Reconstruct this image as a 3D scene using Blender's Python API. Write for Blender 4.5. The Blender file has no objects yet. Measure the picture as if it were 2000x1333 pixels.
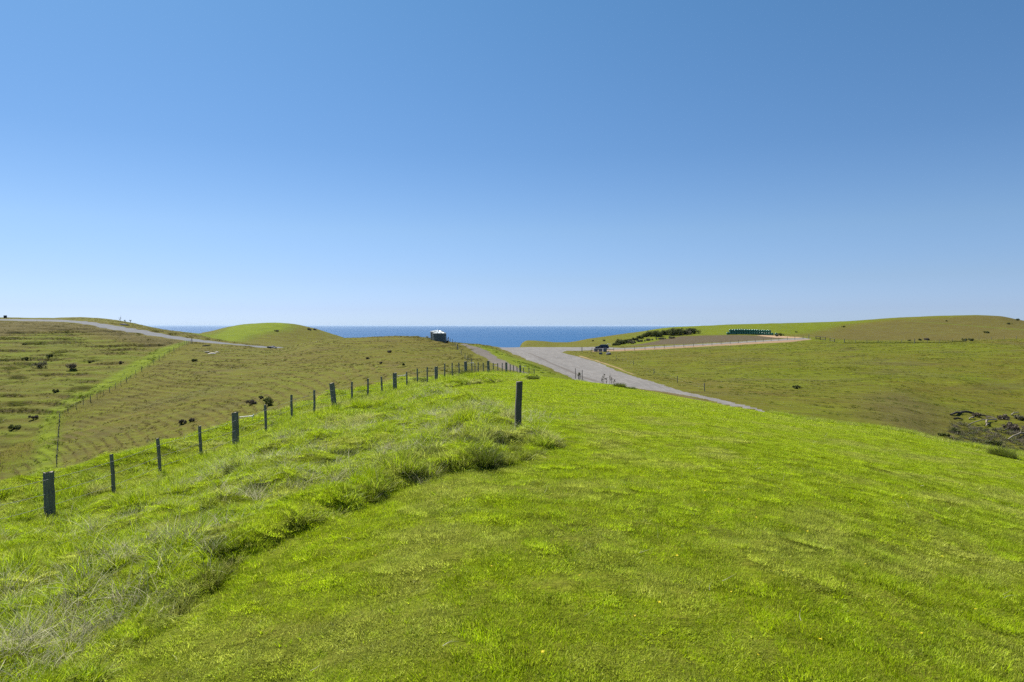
import bpy, bmesh, math, random
import numpy as np
from mathutils import Vector, Matrix, Euler

# ------------------------------------------------------------------ camera, sky, sun
SC = bpy.context.scene
COL = SC.collection
F = 1333.0            # focal length in photo pixels (24 mm on a 36 mm sensor)
PX0, PY0 = 1000.0, 636.0
ZC = 80.0             # camera height above the sea
cam_d = bpy.data.cameras.new('camera'); cam = bpy.data.objects.new('camera', cam_d); COL.objects.link(cam)
cam.location = (0, 0, ZC); cam.rotation_euler = (math.radians(90), 0, 0)
cam_d.sensor_width = 36; cam_d.lens = 24.0
cam_d.shift_y = -(666.5 - PY0) / 2000.0
cam_d.clip_start = 0.1; cam_d.clip_end = 400000
SC.camera = cam
SUN_EL, SUN_AZ = 52.0, -42.0          # degrees; azimuth from the view direction, minus = left
w = bpy.data.worlds.new('World'); SC.world = w; w.use_nodes = True
nt = w.node_tree; bg = nt.nodes['Background']
sky = nt.nodes.new('ShaderNodeTexSky'); sky.sky_type = 'NISHITA'; sky.sun_disc = False
sky.sun_elevation = math.radians(SUN_EL); sky.sun_rotation = math.radians(SUN_AZ)
sky.altitude = 100; sky.air_density = 1.0; sky.dust_density = 0.35; sky.ozone_density = 2.2
tc = nt.nodes.new('ShaderNodeTexCoord'); sx = nt.nodes.new('ShaderNodeSeparateXYZ'); nt.links.new(tc.outputs['Generated'], sx.inputs[0])
rp = nt.nodes.new('ShaderNodeValToRGB'); nt.links.new(sx.outputs[2], rp.inputs[0]); cr = rp.color_ramp      # clear marine air: less red and yellow near the horizon
stops = [(0.0, (.593, .84, 1.50)), (.023, (.553, .72, 1.264)), (.064, (.577, .70, 1.03)), (.135, (.62, .75, .95)), (.244, (.52, .72, .914)), (.43, (.50, .79, .95))]
cr.elements[0].position = 0; cr.elements[1].position = .43
for q, c_ in stops[1:-1]: cr.elements.new(q)
for e_, (q, c_) in zip(cr.elements, stops): e_.position = q; e_.color = tuple(v / 2 for v in c_) + (1,)
vm = nt.nodes.new('ShaderNodeVectorMath'); vm.operation = 'MULTIPLY'; nt.links.new(sky.outputs[0], vm.inputs[0]); nt.links.new(rp.outputs[0], vm.inputs[1])
v2 = nt.nodes.new('ShaderNodeVectorMath'); v2.operation = 'SCALE'; v2.inputs['Scale'].default_value = 2.0; nt.links.new(vm.outputs[0], v2.inputs[0])
nt.links.new(v2.outputs[0], bg.inputs[0]); bg.inputs[1].default_value = 0.0590
sl = bpy.data.lights.new('sun', 'SUN'); so = bpy.data.objects.new('sun', sl); COL.objects.link(so)
sl.energy = 5.0; sl.angle = math.radians(0.53); sl.color = (1.0, 0.955, 0.89)
az, el = math.radians(SUN_AZ), math.radians(SUN_EL)
sdir = Vector((math.sin(az) * math.cos(el), math.cos(az) * math.cos(el), math.sin(el)))
so.rotation_euler = sdir.to_track_quat('Z', 'Y').to_euler(); so.location = (-40, 40, ZC + 60)
SC.view_settings.view_transform = 'Standard'; SC.view_settings.look = 'None'
SC.view_settings.exposure = 1.0; SC.view_settings.gamma = 1.0
SC.cycles.max_bounces = 6; SC.cycles.volume_bounces = 0; SC.cycles.diffuse_bounces = 2; SC.cycles.transmission_bounces = 3
SC.cycles.use_denoising = False
rng = np.random.default_rng(7); random.seed(7)

# ------------------------------------------------------------------ numpy helpers
def hash2(ix, iy, seed):
    h = (ix.astype(np.int64) * 374761393 + iy.astype(np.int64) * 668265263 + seed * 974634777) & 0xffffffff
    h = ((h ^ (h >> 13)) * 1274126177) & 0xffffffff
    return ((h ^ (h >> 16)) & 0xffff) / 65535.0
def vnoise(x, y, seed=0):                     # smooth value noise, -1..1
    ix = np.floor(x); iy = np.floor(y); fx = x - ix; fy = y - iy
    ix = ix.astype(np.int64); iy = iy.astype(np.int64)
    fx = fx * fx * fx * (fx * (fx * 6 - 15) + 10); fy = fy * fy * fy * (fy * (fy * 6 - 15) + 10)
    a = hash2(ix, iy, seed); b = hash2(ix + 1, iy, seed); c = hash2(ix, iy + 1, seed); d = hash2(ix + 1, iy + 1, seed)
    return ((a + (b - a) * fx) * (1 - fy) + (c + (d - c) * fx) * fy) * 2 - 1
def fbm(x, y, seed=0, oct=3):
    s = 0; a = 1.0; t = 0
    for k in range(oct):
        s = s + a * vnoise(x * 2 ** k + 17.3 * k, y * 2 ** k - 9.1 * k, seed + k); t += a; a *= .5
    return s / t
def sstep(a, b, x):
    t = np.clip((x - a) / (b - a), 0, 1); return t * t * (3 - 2 * t)
def pch1(xk, yk, x):                          # monotone cubic through the knots
    xk = np.asarray(xk, float); yk = np.asarray(yk, float); h = np.diff(xk); d = np.diff(yk) / h
    m = np.zeros_like(yk); m[0] = d[0]; m[-1] = d[-1]
    for i in range(1, len(xk) - 1):
        m[i] = 0 if d[i - 1] * d[i] <= 0 else 3 * (h[i-1] + h[i]) / ((2*h[i] + h[i-1]) / d[i-1] + (h[i] + 2*h[i-1]) / d[i])
    x = np.clip(x, xk[0], xk[-1]); i = np.clip(np.searchsorted(xk, x) - 1, 0, len(h) - 1)
    t = (x - xk[i]) / h[i]; t2 = t * t; t3 = t2 * t
    return (2*t3 - 3*t2 + 1) * yk[i] + (t3 - 2*t2 + t) * h[i] * m[i] + (-2*t3 + 3*t2) * yk[i+1] + (t3 - t2) * h[i] * m[i+1]

# ------------------------------------------------------------------ the lie of the land
# every line is a feature of the terrain (knoll, brow, gully, terrace, saddle, far hills): (bearing column, distance m, drop m below camera)
def py(rows): return [(p, Y, (q - PY0) / F * Y) for p, Y, q in rows]
LINES = [
 [(-700,4,3.5),(0,4,3.3),(500,4,3.1),(1000,4,2.95),(1500,4,2.95),(2000,4,3.05),(2700,4,3.2)],
 [(-700,10,4.5),(0,10,3.85),(500,10,3.05),(1000,10,2.66),(1500,10,2.75),(2000,10,3.2),(2700,10,3.8)],
 [(-700,12,5.6),(0,15.3,4.62),(97,17,4.7),(222,18.9,4.62),(402,22.7,4.38),(527,26.5,4.12),(615,30.3,3.92),(690,34,3.9),(765,39.8,3.92),(846,45,3.85),(902,46,3.8),
  (947,44,3.72),(1012,38,3.5),(1100,33,3.35),(1230,30,3.38),(1440,24,3.36),(1600,21,3.5),(1800,18,3.55),(2000,16,3.65),(2700,13,4.3)],
 py([(-700,15,1090),(0,19,962),(97,21,935),(222,22.8,901),(402,26.3,857),(527,30.5,819),(615,34.3,789),(690,38.5,769),(765,44.5,752),(846,51,742),(902,57,737),(947,66,734),
  (982,75,734),(1012,79,736),(1050,75,738),(1140,64,748),(1230,54,760),(1300,48,773),(1440,40,800),(1600,34,827),(1750,30,846),(1850,27.5,869),(2000,25,896),(2250,22,940),(2700,18,1010)]),
 [(-700,60,20),(0,65,19.2),(97,63,18.0),(222,60,15.8),(402,60,13.2),(527,62,10.6),(615,65,9.1),(690,70,8.1),(765,74,7.5),(846,80,7.2),(902,86,7.3),(947,91,7.4),(1012,96,7.8),
  (1050,93,8.0),(1140,85,8.9),(1230,75,9.2),(1300,70,9.4),(1440,62,9.8),(1600,55,10.6),(1750,52,11.6),(1850,50,12.6),(2000,50,14),(2700,50,17)],
 py([(-700,95,960),(0,95,945),(97,95,922),(222,95,888),(402,95,846),(527,97,801),(615,98,776),(690,100,753),(765,103,738),(846,106,727),(902,109,721),(947,112,720),(1012,114,720),
  (1050,116,722),(1140,114,738),(1230,104,753),(1300,97,766),(1440,86,790),(1600,80,818),(1750,78,840),(1850,80,860),(2000,80,887),(2700,80,930)]),
 py([(-700,145,770),(0,145,760),(97,150,750),(222,150,745),(402,145,730),(527,145,720),(615,145,712),(690,145,705),(765,145,698),(846,148,693),(902,150,692),(947,156,695),
  (1012,162,700),(1050,166,703),(1140,166,714),(1230,156,725),(1300,150,730),(1440,145,732),(1600,145,735),(1750,150,735),(1850,155,735),(2000,160,735),(2700,160,740)]),
 py([(-700,240,632),(0,230,630),(97,228,631),(200,222,641),(300,212,656),(375,205,667),(450,205,675),(540,205,681.5),(585,200,673),(615,195,667),(690,190,660),(765,188,658),(812,188,658.5),(846,189,663),(878,192,668),
  (902,198,671),(947,206,675.5),(985,212,681),(1012,215,684),(1050,218,686),(1140,222,690),(1230,222,689),(1300,225,686),(1440,232,679),(1600,238,673),(1750,244,671.5),(1850,247,670),(2000,248,667),(2700,250,660)]),
 [(-700,262,-3.2),(0,260,-2.6),(97,258,-2.1),(200,248,-.95),(300,238,1.6),(375,232,3.7),(450,230,5.75),(540,230,7.2),(615,235,8),(690,240,7.5),(765,238,7),(846,235,7),(902,240,8),(947,245,8.2),
  (985,248,8.1),(1012,250,8.05),(1050,252,8.1),(1140,252,8.15),(1230,255,7.6),(1300,258,7.1),(1440,262,6.1),(1520,266,5.4),(1580,268,5.1),(1620,268,5.6),(1700,268,6.2),(1750,268,6.25),(1850,268,6.15),(2000,268,5.5),(2700,268,4)],
 [(-700,285,-3.6),(0,285,-3.2),(97,290,-3.0),(120,290,-3.4),(150,290,-3.5),(200,285,-2.75),(250,278,-1.4),(300,272,.85),(350,268,2.5),(390,268,3.8),(450,275,6.6),(540,280,8.0),(615,290,9),(765,290,9.5),(846,290,10),
  (947,290,10.5),(1012,290,11),(1140,292,9.7),(1180,295,9.0),(1230,298,8.1),(1300,305,6.7),(1380,312,5.6),(1440,318,4.6),(1510,318,4.5),(1600,320,4.7),(1750,330,3.7),(1850,330,3.2),(2000,330,2.2),(2700,330,2)],
 [(-700,350,3),(0,350,3),(300,350,12)] + py([(350,350,662),(370,350,656),(400,350,650),(450,350,638.5),(490,350,633),(530,350,630.7),(570,350,633),(610,350,641),(640,350,650),(665,350,658),(700,350,670)]) +
 [(780,350,20),(947,360,25),(1000,385,26),(1010,395,17)] + py([(1018,400,673),(1032,400,666),(1060,400,667),(1085,400,669),(1105,400,669),(1150,400,662),(1200,400,655),(1250,402,648.5),(1300,410,641),(1400,430,635.5),(1560,450,631),
  (1640,450,628.5),(1750,450,621),(1850,450,617),(1900,450,616),(1950,450,618),(2000,450,627),(2060,450,633),(2300,450,642),(2700,450,650)]),
 [(-700,520,60),(300,500,60),(530,520,45),(765,480,60),(1000,520,60),(1100,560,52),(1300,600,30),(1560,650,20),(1900,650,15),(2700,650,25)],
 [(-700,800,100),(1000,800,100),(2700,950,100)],
]
LINES.insert(4, [(p_, Y_ * 1.10, d_ * 1.10 * 1.035) for p_, Y_, d_ in LINES[3]])      # just past the brow the ground drops out of sight
_uu = np.linspace(-700, 2700, 3401)
LY = np.stack([pch1([r[0] for r in L], [r[1] for r in L], _uu) for L in LINES])   # distance of every line, per column
LD = np.stack([pch1([r[0] for r in L], [r[2] for r in L], _uu) for L in LINES])
_d = np.diff(LD, axis=0) / np.diff(LY, axis=0); _h = np.diff(LY, axis=0)
LM = np.zeros_like(LD); LM[0] = _d[0]; LM[-1] = _d[-1]
for _i in range(1, len(LINES) - 1):           # three-point tangents, limited so that nothing overshoots
    t_ = (_d[_i-1] * _h[_i] + _d[_i] * _h[_i-1]) / (_h[_i] + _h[_i-1])
    lim = 3 * np.minimum(abs(_d[_i-1]), abs(_d[_i]))
    LM[_i] = np.where(_d[_i-1] * _d[_i] > 0, np.sign(t_) * np.minimum(abs(t_), lim), 0.35 * t_)
def height0(X, Y):
    Yc = np.maximum(Y, 4.001)
    c = np.clip(PX0 + F * X / Yc, -700, 2700)
    ci = np.clip(c + 700, 0, 3399.999); i0 = ci.astype(int); f = ci - i0
    out = np.full(X.shape, -110.0)
    ly = LY[:, i0] * (1 - f) + LY[:, i0 + 1] * f
    ld = LD[:, i0] * (1 - f) + LD[:, i0 + 1] * f
    lm = LM[:, i0] * (1 - f) + LM[:, i0 + 1] * f
    for k in range(len(LINES) - 1):
        m = (Yc >= ly[k]) & (Yc < ly[k+1])
        h = (ly[k+1] - ly[k])[m]; t = (Yc[m] - ly[k][m]) / h; t2 = t*t; t3 = t2*t
        out[m] = -((2*t3-3*t2+1) * ld[k][m] + (t3-2*t2+t) * h * lm[k][m] + (-2*t3+3*t2) * ld[k+1][m] + (t3-t2) * h * lm[k+1][m])
    return out
def terr(X, Y, z, l): return z / (.46 + .5 * l) + .8 * fbm(X / 34, Y / 34, 21, 3) + .15 * vnoise(X / 6, Y / 4, 5)   # stock-track phase up the slope
CUT = []                                      # (polygon, feather) where the ground is graded smooth
def height(X, Y, flat=None):
    X = np.asarray(X, float); Y = np.asarray(Y, float); sh = X.shape
    X = X.ravel(); Y = Y.ravel(); z = height0(X, Y)
    if flat is None: flat = flatmask(X, Y)
    k = (1 - flat)
    r = np.hypot(X, Y)
    near = 1 - sstep(55, 90, r); far = 1 - near
    z = z + near * (.03 * fbm(X / .42, Y / .42, 15, 2) * sstep(26, 14, r) + 0.05 * fbm(X / 1.6, Y / 1.6, 3, 3) + .05 * fbm(X / 6, Y / 6, 9, 2))
    left = sstep(20, -10, X) * sstep(80, 100, Y) * sstep(262, 238, Y)
    ll = sstep(-81, -88, X + 0.14 * (Y - 150))            # the steeper slope beyond the valley fence
    ph = terr(X, Y, z, ll)
    fr = ph - np.floor(ph); saw = np.where(fr < .74, 1 - fr / .74, (fr - .74) / .26)      # flat tread, steep riser
    br = sstep(-.35, .45, fbm(X / 13, Y / 5, 31, 3))
    z = z + k * left * (0.28 + .44 * ll) * (saw - .5) * (.3 + .7 * br)
    z = z + k * far * (.10 * fbm(X / 2.2, Y / 2.2, 41, 3) + .28 * fbm(X / 14, Y / 14, 51, 3)) * sstep(800, 300, r)
    z = z - k * left * ll * .9 * sstep(.28, .7, fbm(X / 7, Y / 5, 61, 3))                # slumps
    if 'ROUGH' in globals():                               # hummocks under the ungrazed grass, which stands a step above the turf
        fd = abs((X + 11.51) * .98 - (Y - 17) * .2007)                    # the fence line itself runs on even ground
        rm_ = near * sstep(.06, -.22, poly_sd(ROUGH, X, Y)) * sstep(.4, 1.3, np.hypot(X - .14, Y - 17)) * sstep(70, 50, r) * (.12 + .88 * sstep(.5, 1.8, fd))
        z = z + rm_ * (.15 + .26 * np.clip(fbm(X / 1.1, Y / 1.1, 131, 2), -.4, .5) + .10 * vnoise(X / 2.8, Y / 2.8, 133))
    right = sstep(30, 50, X) * sstep(80, 95, Y) * sstep(250, 220, Y)
    rid = 1 - abs(fbm((X - .5 * Y) / 9, (Y + .5 * X) / 3.2, 71, 2)) * 2
    z = z + k * right * .34 * np.clip(rid, 0, 1) * sstep(.0, .5, fbm(X / 20, Y / 20, 81, 2))
    return (ZC + z).reshape(sh)
def flatmask(X, Y):
    m = np.zeros(X.shape)
    for P, fe in CUT: m = np.maximum(m, poly_mask(P, X, Y, fe))
    return m
def poly_sd(P, X, Y):                         # signed distance, negative inside
    P = np.asarray(P); n = len(P); d = np.full(X.shape, 1e9); inside = np.zeros(X.shape, bool)
    for i in range(n):
        a = P[i]; b = P[(i + 1) % n]; e = b - a
        wx = X - a[0]; wy = Y - a[1]; t = np.clip((wx * e[0] + wy * e[1]) / (e @ e + 1e-9), 0, 1)
        d = np.minimum(d, (wx - t * e[0]) ** 2 + (wy - t * e[1]) ** 2)
        c = (a[1] > Y) != (b[1] > Y)
        if abs(e[1]) > 1e-9: inside ^= c & (X < a[0] + (Y - a[1]) * e[0] / e[1])
    return np.where(inside, -1, 1) * np.sqrt(d)
def poly_mask(P, X, Y, fe):
    P = np.asarray(P); out = np.zeros(X.shape)
    lo = P.min(0) - fe * 2; hi = P.max(0) + fe * 2
    m = (X > lo[0]) & (X < hi[0]) & (Y > lo[1]) & (Y < hi[1])
    if m.any(): out[m] = sstep(fe, -fe, poly_sd(P, X[m], Y[m]))
    return out
_ys = np.concatenate([np.arange(3, 90, .15), np.arange(90, 480, .25)])
def hit(px, q, y0=3.0, y1=480, smooth=True):  # where on the ground a sight line meets, beyond y0
    ys = _ys[(_ys >= y0) & (_ys <= y1)]; X = (px - PX0) / F * ys
    z = (ZC + height0(X, ys)) if smooth else height(X, ys)
    p = PY0 - (z - ZC) / ys * F
    k = np.nonzero(p <= q)[0]
    if len(k): j = k[0]
    else: j = int(np.argmin(p))
    if j > 0 and p[j-1] > q >= p[j] and len(k):
        t = (p[j-1] - q) / (p[j-1] - p[j] + 1e-9); y = ys[j-1] + t * (ys[j] - ys[j-1])
    else: y = ys[j]
    return np.array([(px - PX0) / F * y, y])
def pl(pts, y0, y1=480): return [hit(a, b, y0, y1) for a, b in pts]
def gz(x, y): return float(height(np.array([x]), np.array([y]))[0])
# ------------------------------------------------------------------ plan shapes on the ground
# sealed road over the left rise
road_lo = pl([(-160,626),(-60,626),(0,626.5),(75,627.5),(110,628.5),(165,633.5),(220,644),(300,656.5),(360,666),(420,671.5),(480,676.5),(525,680.5)], 190, 262)
road_hi = pl([(530,677.5),(450,671.2),(385,663.5),(340,656.5),(300,648.8),(230,637.5),(170,628.5),(110,624.3),(50,624),(0,624),(-60,624),(-160,624)], 205, 275)
ROAD = road_lo + [np.array([-70,238]), np.array([-45,246]), np.array([-20,247]), np.array([-20,253]), np.array([-50,252]), np.array([-76,244])] + road_hi
# gravel yard and the road that runs down to the right, and the road along the right fence
G1 = pl([(1482,801.5),(1440,793.5),(1400,785),(1340,772),(1300,766),(1235,758),(1180,754),(1130,745),(1095,730),(1040,706),(1000,689),(980,682.5)], 80, 246) + \
     [np.array([-8,254]), np.array([12,256]), np.array([30,257])] + \
     pl([(1215,679.8),(1300,676.5),(1360,672.5),(1440,667.8),(1520,663),(1570,660.6)], 215, 285) + \
     pl([(1584,661.6),(1540,665),(1460,669.5),(1380,674.2),(1300,678.8),(1240,682),(1170,683.8),(1110,685.5),(1094,689),(1120,694),(1180,713),(1240,736),(1300,755),(1345,768),(1400,779),(1440,788),(1482,798.5)], 78, 262)
GRAVEL = G1 + [np.array([30, 70]), np.array([44, 40]), np.array([37, 40]), np.array([22, 70])]
# bare track up to the tanks
TRACK = pl([(1036,736),(1012,728),(980,722),(950,700),(925,688),(897,671)], 82, 235) + pl([(908,672),(925,677),(940,681),(955,688),(985,705),(1010,719),(1050,741)], 82, 235)
# cleared earth above the road on the right, and the orange cut beside the road
EARTH = pl([(1225,676),(1290,664),(1330,656),(1380,653.5),(1440,655),(1510,657),(1545,660),(1580,659.5),(1560,660.5),(1500,663.5),(1440,667),(1350,672),(1280,676)], 255, 330)
VERGE = pl([(1155,688.5),(1240,684.8),(1300,682),(1380,677.5),(1460,673),(1540,668.5),(1585,664),(1575,662),(1460,669.5),(1300,678.8),(1160,685)], 205, 275)
SHOULD = pl([(1440,800),(1300,768),(1235,758),(1180,754),(1130,744),(1095,729),(1040,705),(1000,688),(980,682),(1000,682),(1046,702),(1105,728),(1150,745),(1200,752),(1300,765),(1440,797)], 80, 246)
RUT = pl([(1180,751),(1140,739.5),(1100,721.5),(1062,704),(1034,691.5),(1024,687.5),(1036,690.5),(1064,702),(1102,719),(1142,737),(1182,749)], 80, 246)
ORANGE = pl([(1130,696),(1165,706.2),(1210,721.6),(1240,732.5),(1242,732),(1212,720.8),(1167,705.2),(1132,694.6)], 90, 240)
CLAY = pl([(1478,655.5),(1515,660),(1560,661),(1565,659.6),(1520,655.5),(1500,653.5)], 262, 330)
LVERGE = pl([(-100,628),(0,628),(110,630),(165,635),(220,646),(300,659),(365,669),(340,676),(300,676),(240,664),(180,650),(110,645),(0,655),(-100,655)], 165, 250)
LLOW = pl([(-300,700),(0,665),(60,650),(130,652),(220,672),(300,684),(340,680),(300,698),(220,735),(160,770),(115,800),(108,940),(-300,980)], 80, 236)
LUSHF = pl([(108,940),(116,860),(118,808),(160,783),(220,757),(290,714),(340,684),(366,671),(372,665),(345,671),(296,690),(244,718),(194,748),(144,771),(92,803),(72,850),(62,940)], 84, 236)
LUSHR = pl([(1120,741),(1050,738),(1010,722),(975,700),(935,680),(925,674),(950,677),(985,688),(1030,706),(1075,728)], 84, 236)
BRIGHT = pl([(1200,676),(1300,662),(1330,652),(1400,655),(1500,655),(1530,654),(1560,652),(1640,634),(1700,629),(1650,624),(1400,630),(1300,636),(1250,646),(1300,650),(1280,655),(1240,665)], 262, 460)
GHILL = pl([(372,657),(420,663),(470,667),(500,656),(560,646),(575,640),(570,632),(530,629),(450,636)], 268, 360)
RHILL = pl([(1545,658),(1590,652),(1640,640),(1700,632),(1760,626),(1850,622),(1960,616),(2100,625),(2100,660),(1900,664),(1650,666)], 275, 470)
RBARE = pl([(1680,775),(1760,765),(1840,800),(1870,870),(1780,850),(1700,820)], 70, 200)
# long ungrazed grass between the cut line and the fence, and everything west of it
ROUGHP = pl([(150,1500),(200,1330),(350,1195),(450,1115),(540,1066),(620,1024),(690,994),(760,958),(810,938),(880,918),(935,912),(985,904),(1030,893),(1088,870),(1050,848),(1012,836),(985,808),
             (940,790),(885,776),(868,762),(930,752),(1000,745),(1052,739)], 4.2, 90)
ROUGH = ROUGHP + [np.array([4, 88]), np.array([-30, 92]), np.array([-75, 80]), np.array([-80, 20]), np.array([-30, 2]), ROUGHP[0] * .6]
CUT += [(ROAD, 3), (GRAVEL, 3), (TRACK, 2), (EARTH, 3), (VERGE, 2), (SHOULD, 1.5)]

# ------------------------------------------------------------------ materials
def lin(r, g, b): return tuple((c / 255 / 12.92) if c / 255 <= .04045 else ((c / 255 + .055) / 1.055) ** 2.4 for c in (r, g, b)) + (1,)
class NT:
    def __init__(s, name):
        s.m = bpy.data.materials.new(name); s.m.use_nodes = True; s.t = s.m.node_tree; s.b = s.t.nodes['Principled BSDF']; s.o = s.t.nodes['Material Output']
        s.b.inputs['Roughness'].default_value = .9; s.b.inputs['Specular IOR Level'].default_value = .2
        s.pos = None
    def n(s, ty, **k):
        x = s.t.nodes.new('ShaderNode' + ty)
        for a, b in k.items(): setattr(x, a, b)
        return x
    def l(s, a, b): s.t.links.new(a, b)
    def P(s, scale=(1, 1, 1), obj=False):
        g = s.n('TexCoord').outputs['Object'] if obj else s.n('NewGeometry').outputs['Position']
        mp = s.n('Mapping'); mp.inputs['Scale'].default_value = scale; s.l(g, mp.inputs[0]); return mp.outputs[0]
    def noise(s, scale, detail=3, rough=.55, vec=None, lo=0.3, hi=.7):
        x = s.n('TexNoise'); x.inputs['Scale'].default_value = scale; x.inputs['Detail'].default_value = detail; x.inputs['Roughness'].default_value = rough
        s.l(vec if vec is not None else s.P(), x.inputs['Vector'])
        r = s.n('MapRange'); r.inputs[1].default_value = lo; r.inputs[2].default_value = hi; s.l(x.outputs[0], r.inputs[0]); return r.outputs[0]
    def mix(s, f, a, b, mode='MIX'):
        x = s.n('MixRGB', blend_type=mode)
        for i, v in ((0, f), (1, a), (2, b)):
            if isinstance(v, (int, float)): x.inputs[i].default_value = v if i == 0 else (v, v, v, 1)
            elif isinstance(v, tuple): x.inputs[i].default_value = v if len(v) == 4 else v + (1,)
            else: s.l(v, x.inputs[i])
        return x.outputs[0]
    def math(s, op, a, b=0.0):
        x = s.n('Math', operation=op)
        for i, v in ((0, a), (1, b)):
            if isinstance(v, (int, float)): x.inputs[i].default_value = v
            else: s.l(v, x.inputs[i])
        return x.outputs[0]
    def attr(s, name, inst=False):
        a = s.n('Attribute'); a.attribute_name = name; a.attribute_type = 'INSTANCER' if inst else 'GEOMETRY'; return a
    def bump(s, h, strength, dist):
        x = s.n('Bump'); x.inputs['Strength'].default_value = strength; x.inputs['Distance'].default_value = dist; s.l(h, x.inputs['Height']); s.l(x.outputs[0], s.b.inputs['Normal'])
    def col(s, c):
        if isinstance(c, tuple): s.b.inputs['Base Color'].default_value = c if len(c) == 4 else c + (1,)
        else: s.l(c, s.b.inputs['Base Color'])

LUSH_A, LUSH_B = (.115, .150, .002, 1), (.058, .084, .001, 1)
OLIVE_A, OLIVE_B = (.112, .098, .010, 1), (.056, .051, .005, 1)
def ground_material():
    s = NT('pasture')
    lush = s.attr('lush').outputs['Fac']; earth = s.attr('earth').outputs['Fac']; bare = s.attr('bare').outputs['Fac']; ora = s.attr('orange').outputs['Fac']
    st = s.P((.26, 1.0, 1.8)); s.b.inputs['Specular IOR Level'].default_value = .05
    n_big = s.noise(.09, 4, .6); n_mid = s.noise(.55, 4, .65, st, .32, .68); n_fine = s.noise(2.6, 4, .7, st, .3, .7); n_vf = s.noise(11, 3, .7, None, .25, .75)
    olive = s.mix(n_mid, OLIVE_B, OLIVE_A)
    olive = s.mix(s.math('MULTIPLY', n_big, .55), olive, (.100, .074, .020, 1))
    green = s.mix(n_mid, LUSH_B, LUSH_A)
    f = s.math('ADD', s.math('MULTIPLY', lush, 1.25), s.math('MULTIPLY', s.math('SUBTRACT', n_mid, .55), .55))
    f = s.math('ADD', f, s.math('MULTIPLY', s.math('SUBTRACT', n_big, .5), .35))
    fx = s.n('Clamp'); s.l(f, fx.inputs[0])
    c = s.mix(fx.outputs[0], olive, green)
    c = s.mix(s.math('MULTIPLY', n_fine, .5), c, (.150, .130, .024, 1))
    c = s.mix(.8, c, s.mix(n_vf, 0.40, 1.30), 'MULTIPLY')
    br = s.n('MapRange'); s.l(lush, br.inputs[0]); br.inputs[1].default_value = 1.0; br.inputs[2].default_value = 1.4; c = s.mix(s.math('MULTIPLY', br.outputs[0], .6), c, s.mix(n_mid, (.085, .12, .003, 1), (.15, .20, .004, 1)))
    dirt = s.mix(n_fine, (.050, .037, .023, 1), (.098, .075, .05, 1))
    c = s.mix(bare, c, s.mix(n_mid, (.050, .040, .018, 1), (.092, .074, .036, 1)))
    c = s.mix(earth, c, dirt); c = s.mix(ora, c, s.mix(n_fine, (.26, .15, .075, 1), (.38, .28, .18, 1)))
    s.col(c)
    s.bump(s.math('ADD', s.math('MULTIPLY', n_fine, .6), s.math('MULTIPLY', n_vf, .25)), .55, .2)
    return s.m
M_GROUND = ground_material()
def gravel_material(name, a, b, streak=.5):
    s = NT(name); n1 = s.noise(.5, 4, .6); n2 = s.noise(6, 4, .7); n3 = s.noise(.25, 3, .6, s.P((1.6, .35, 1)))
    c = s.mix(n1, a, b); c = s.mix(.7, c, s.mix(n2, .72, 1.12), 'MULTIPLY'); c = s.mix(s.math('MULTIPLY', n3, streak), c, (.20, .187, .168, 1)); c = s.mix(s.math('MULTIPLY', s.attr('rut').outputs['Fac'], .8), c, (.09, .075, .06, 1))
    w_ = s.noise(1.2, 3, .6, s.P((1.3, .22, 1)), .4, .6); c = s.mix(s.math('MULTIPLY', w_, .28), c, (.07, .064, .056, 1), 'MIX')
    s.col(c); s.bump(n2, .5, .05); return s.m
M_ROAD = gravel_material('chip_seal', (.078, .085, .094, 1), (.115, .123, .134, 1), .15)
M_GRAVEL = gravel_material('loose_gravel', (.112, .104, .094, 1), (.178, .166, .150, 1))
M_TRACK = gravel_material('bare_track_soil', (.080, .064, .045, 1), (.125, .104, .078, 1), .10)
def sea_material():
    s = NT('sea_water'); s.b.inputs['Roughness'].default_value = .6; s.b.inputs['Specular IOR Level'].default_value = .16; s.b.inputs['IOR'].default_value = 1.33
    n = s.noise(.0009, 4, .6, s.P((.35, 1, 1))); s.col(s.mix(n, (.008, .058, .150, 1), (.011, .073, .178, 1)))
    return s.m
M_SEA = sea_material()

# ------------------------------------------------------------------ mesh helpers
def tag(o, label=None, cat=None, group=None, kind=None):
    if label: o['label'] = label
    if cat: o['category'] = cat
    if group: o['group'] = group
    if kind: o['kind'] = kind
    return o
def np_mesh(name, V, quads=None, tris=None, mat=None, smooth=True, attrs=None):
    me = bpy.data.meshes.new(name); V = np.asarray(V, np.float32)
    loops = []; starts = []; tot = 0
    if quads is not None and len(quads):
        loops.append(np.asarray(quads, np.int32).ravel()); starts.append(np.arange(len(quads)) * 4 + tot); tot += len(quads) * 4
    if tris is not None and len(tris):
        loops.append(np.asarray(tris, np.int32).ravel()); starts.append(np.arange(len(tris)) * 3 + tot); tot += len(tris) * 3
    lo = np.concatenate(loops); stt = np.concatenate(starts)
    me.vertices.add(len(V)); me.vertices.foreach_set('co', V.ravel())
    me.loops.add(len(lo)); me.loops.foreach_set('vertex_index', lo)
    me.polygons.add(len(stt)); me.polygons.foreach_set('loop_start', stt.astype(np.int32))
    me.update(calc_edges=True)
    me.polygons.foreach_set('use_smooth', np.full(len(stt), smooth)); 
    for k, (ty, arr) in (attrs or {}).items():
        a = me.attributes.new(k, ty, 'POINT'); a.data.foreach_set({'FLOAT': 'value', 'FLOAT_VECTOR': 'vector', 'INT': 'value', 'FLOAT_COLOR': 'color'}[ty], np.asarray(arr, np.int32 if ty == 'INT' else np.float32).ravel())
    if mat: me.materials.append(mat)
    return me
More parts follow.
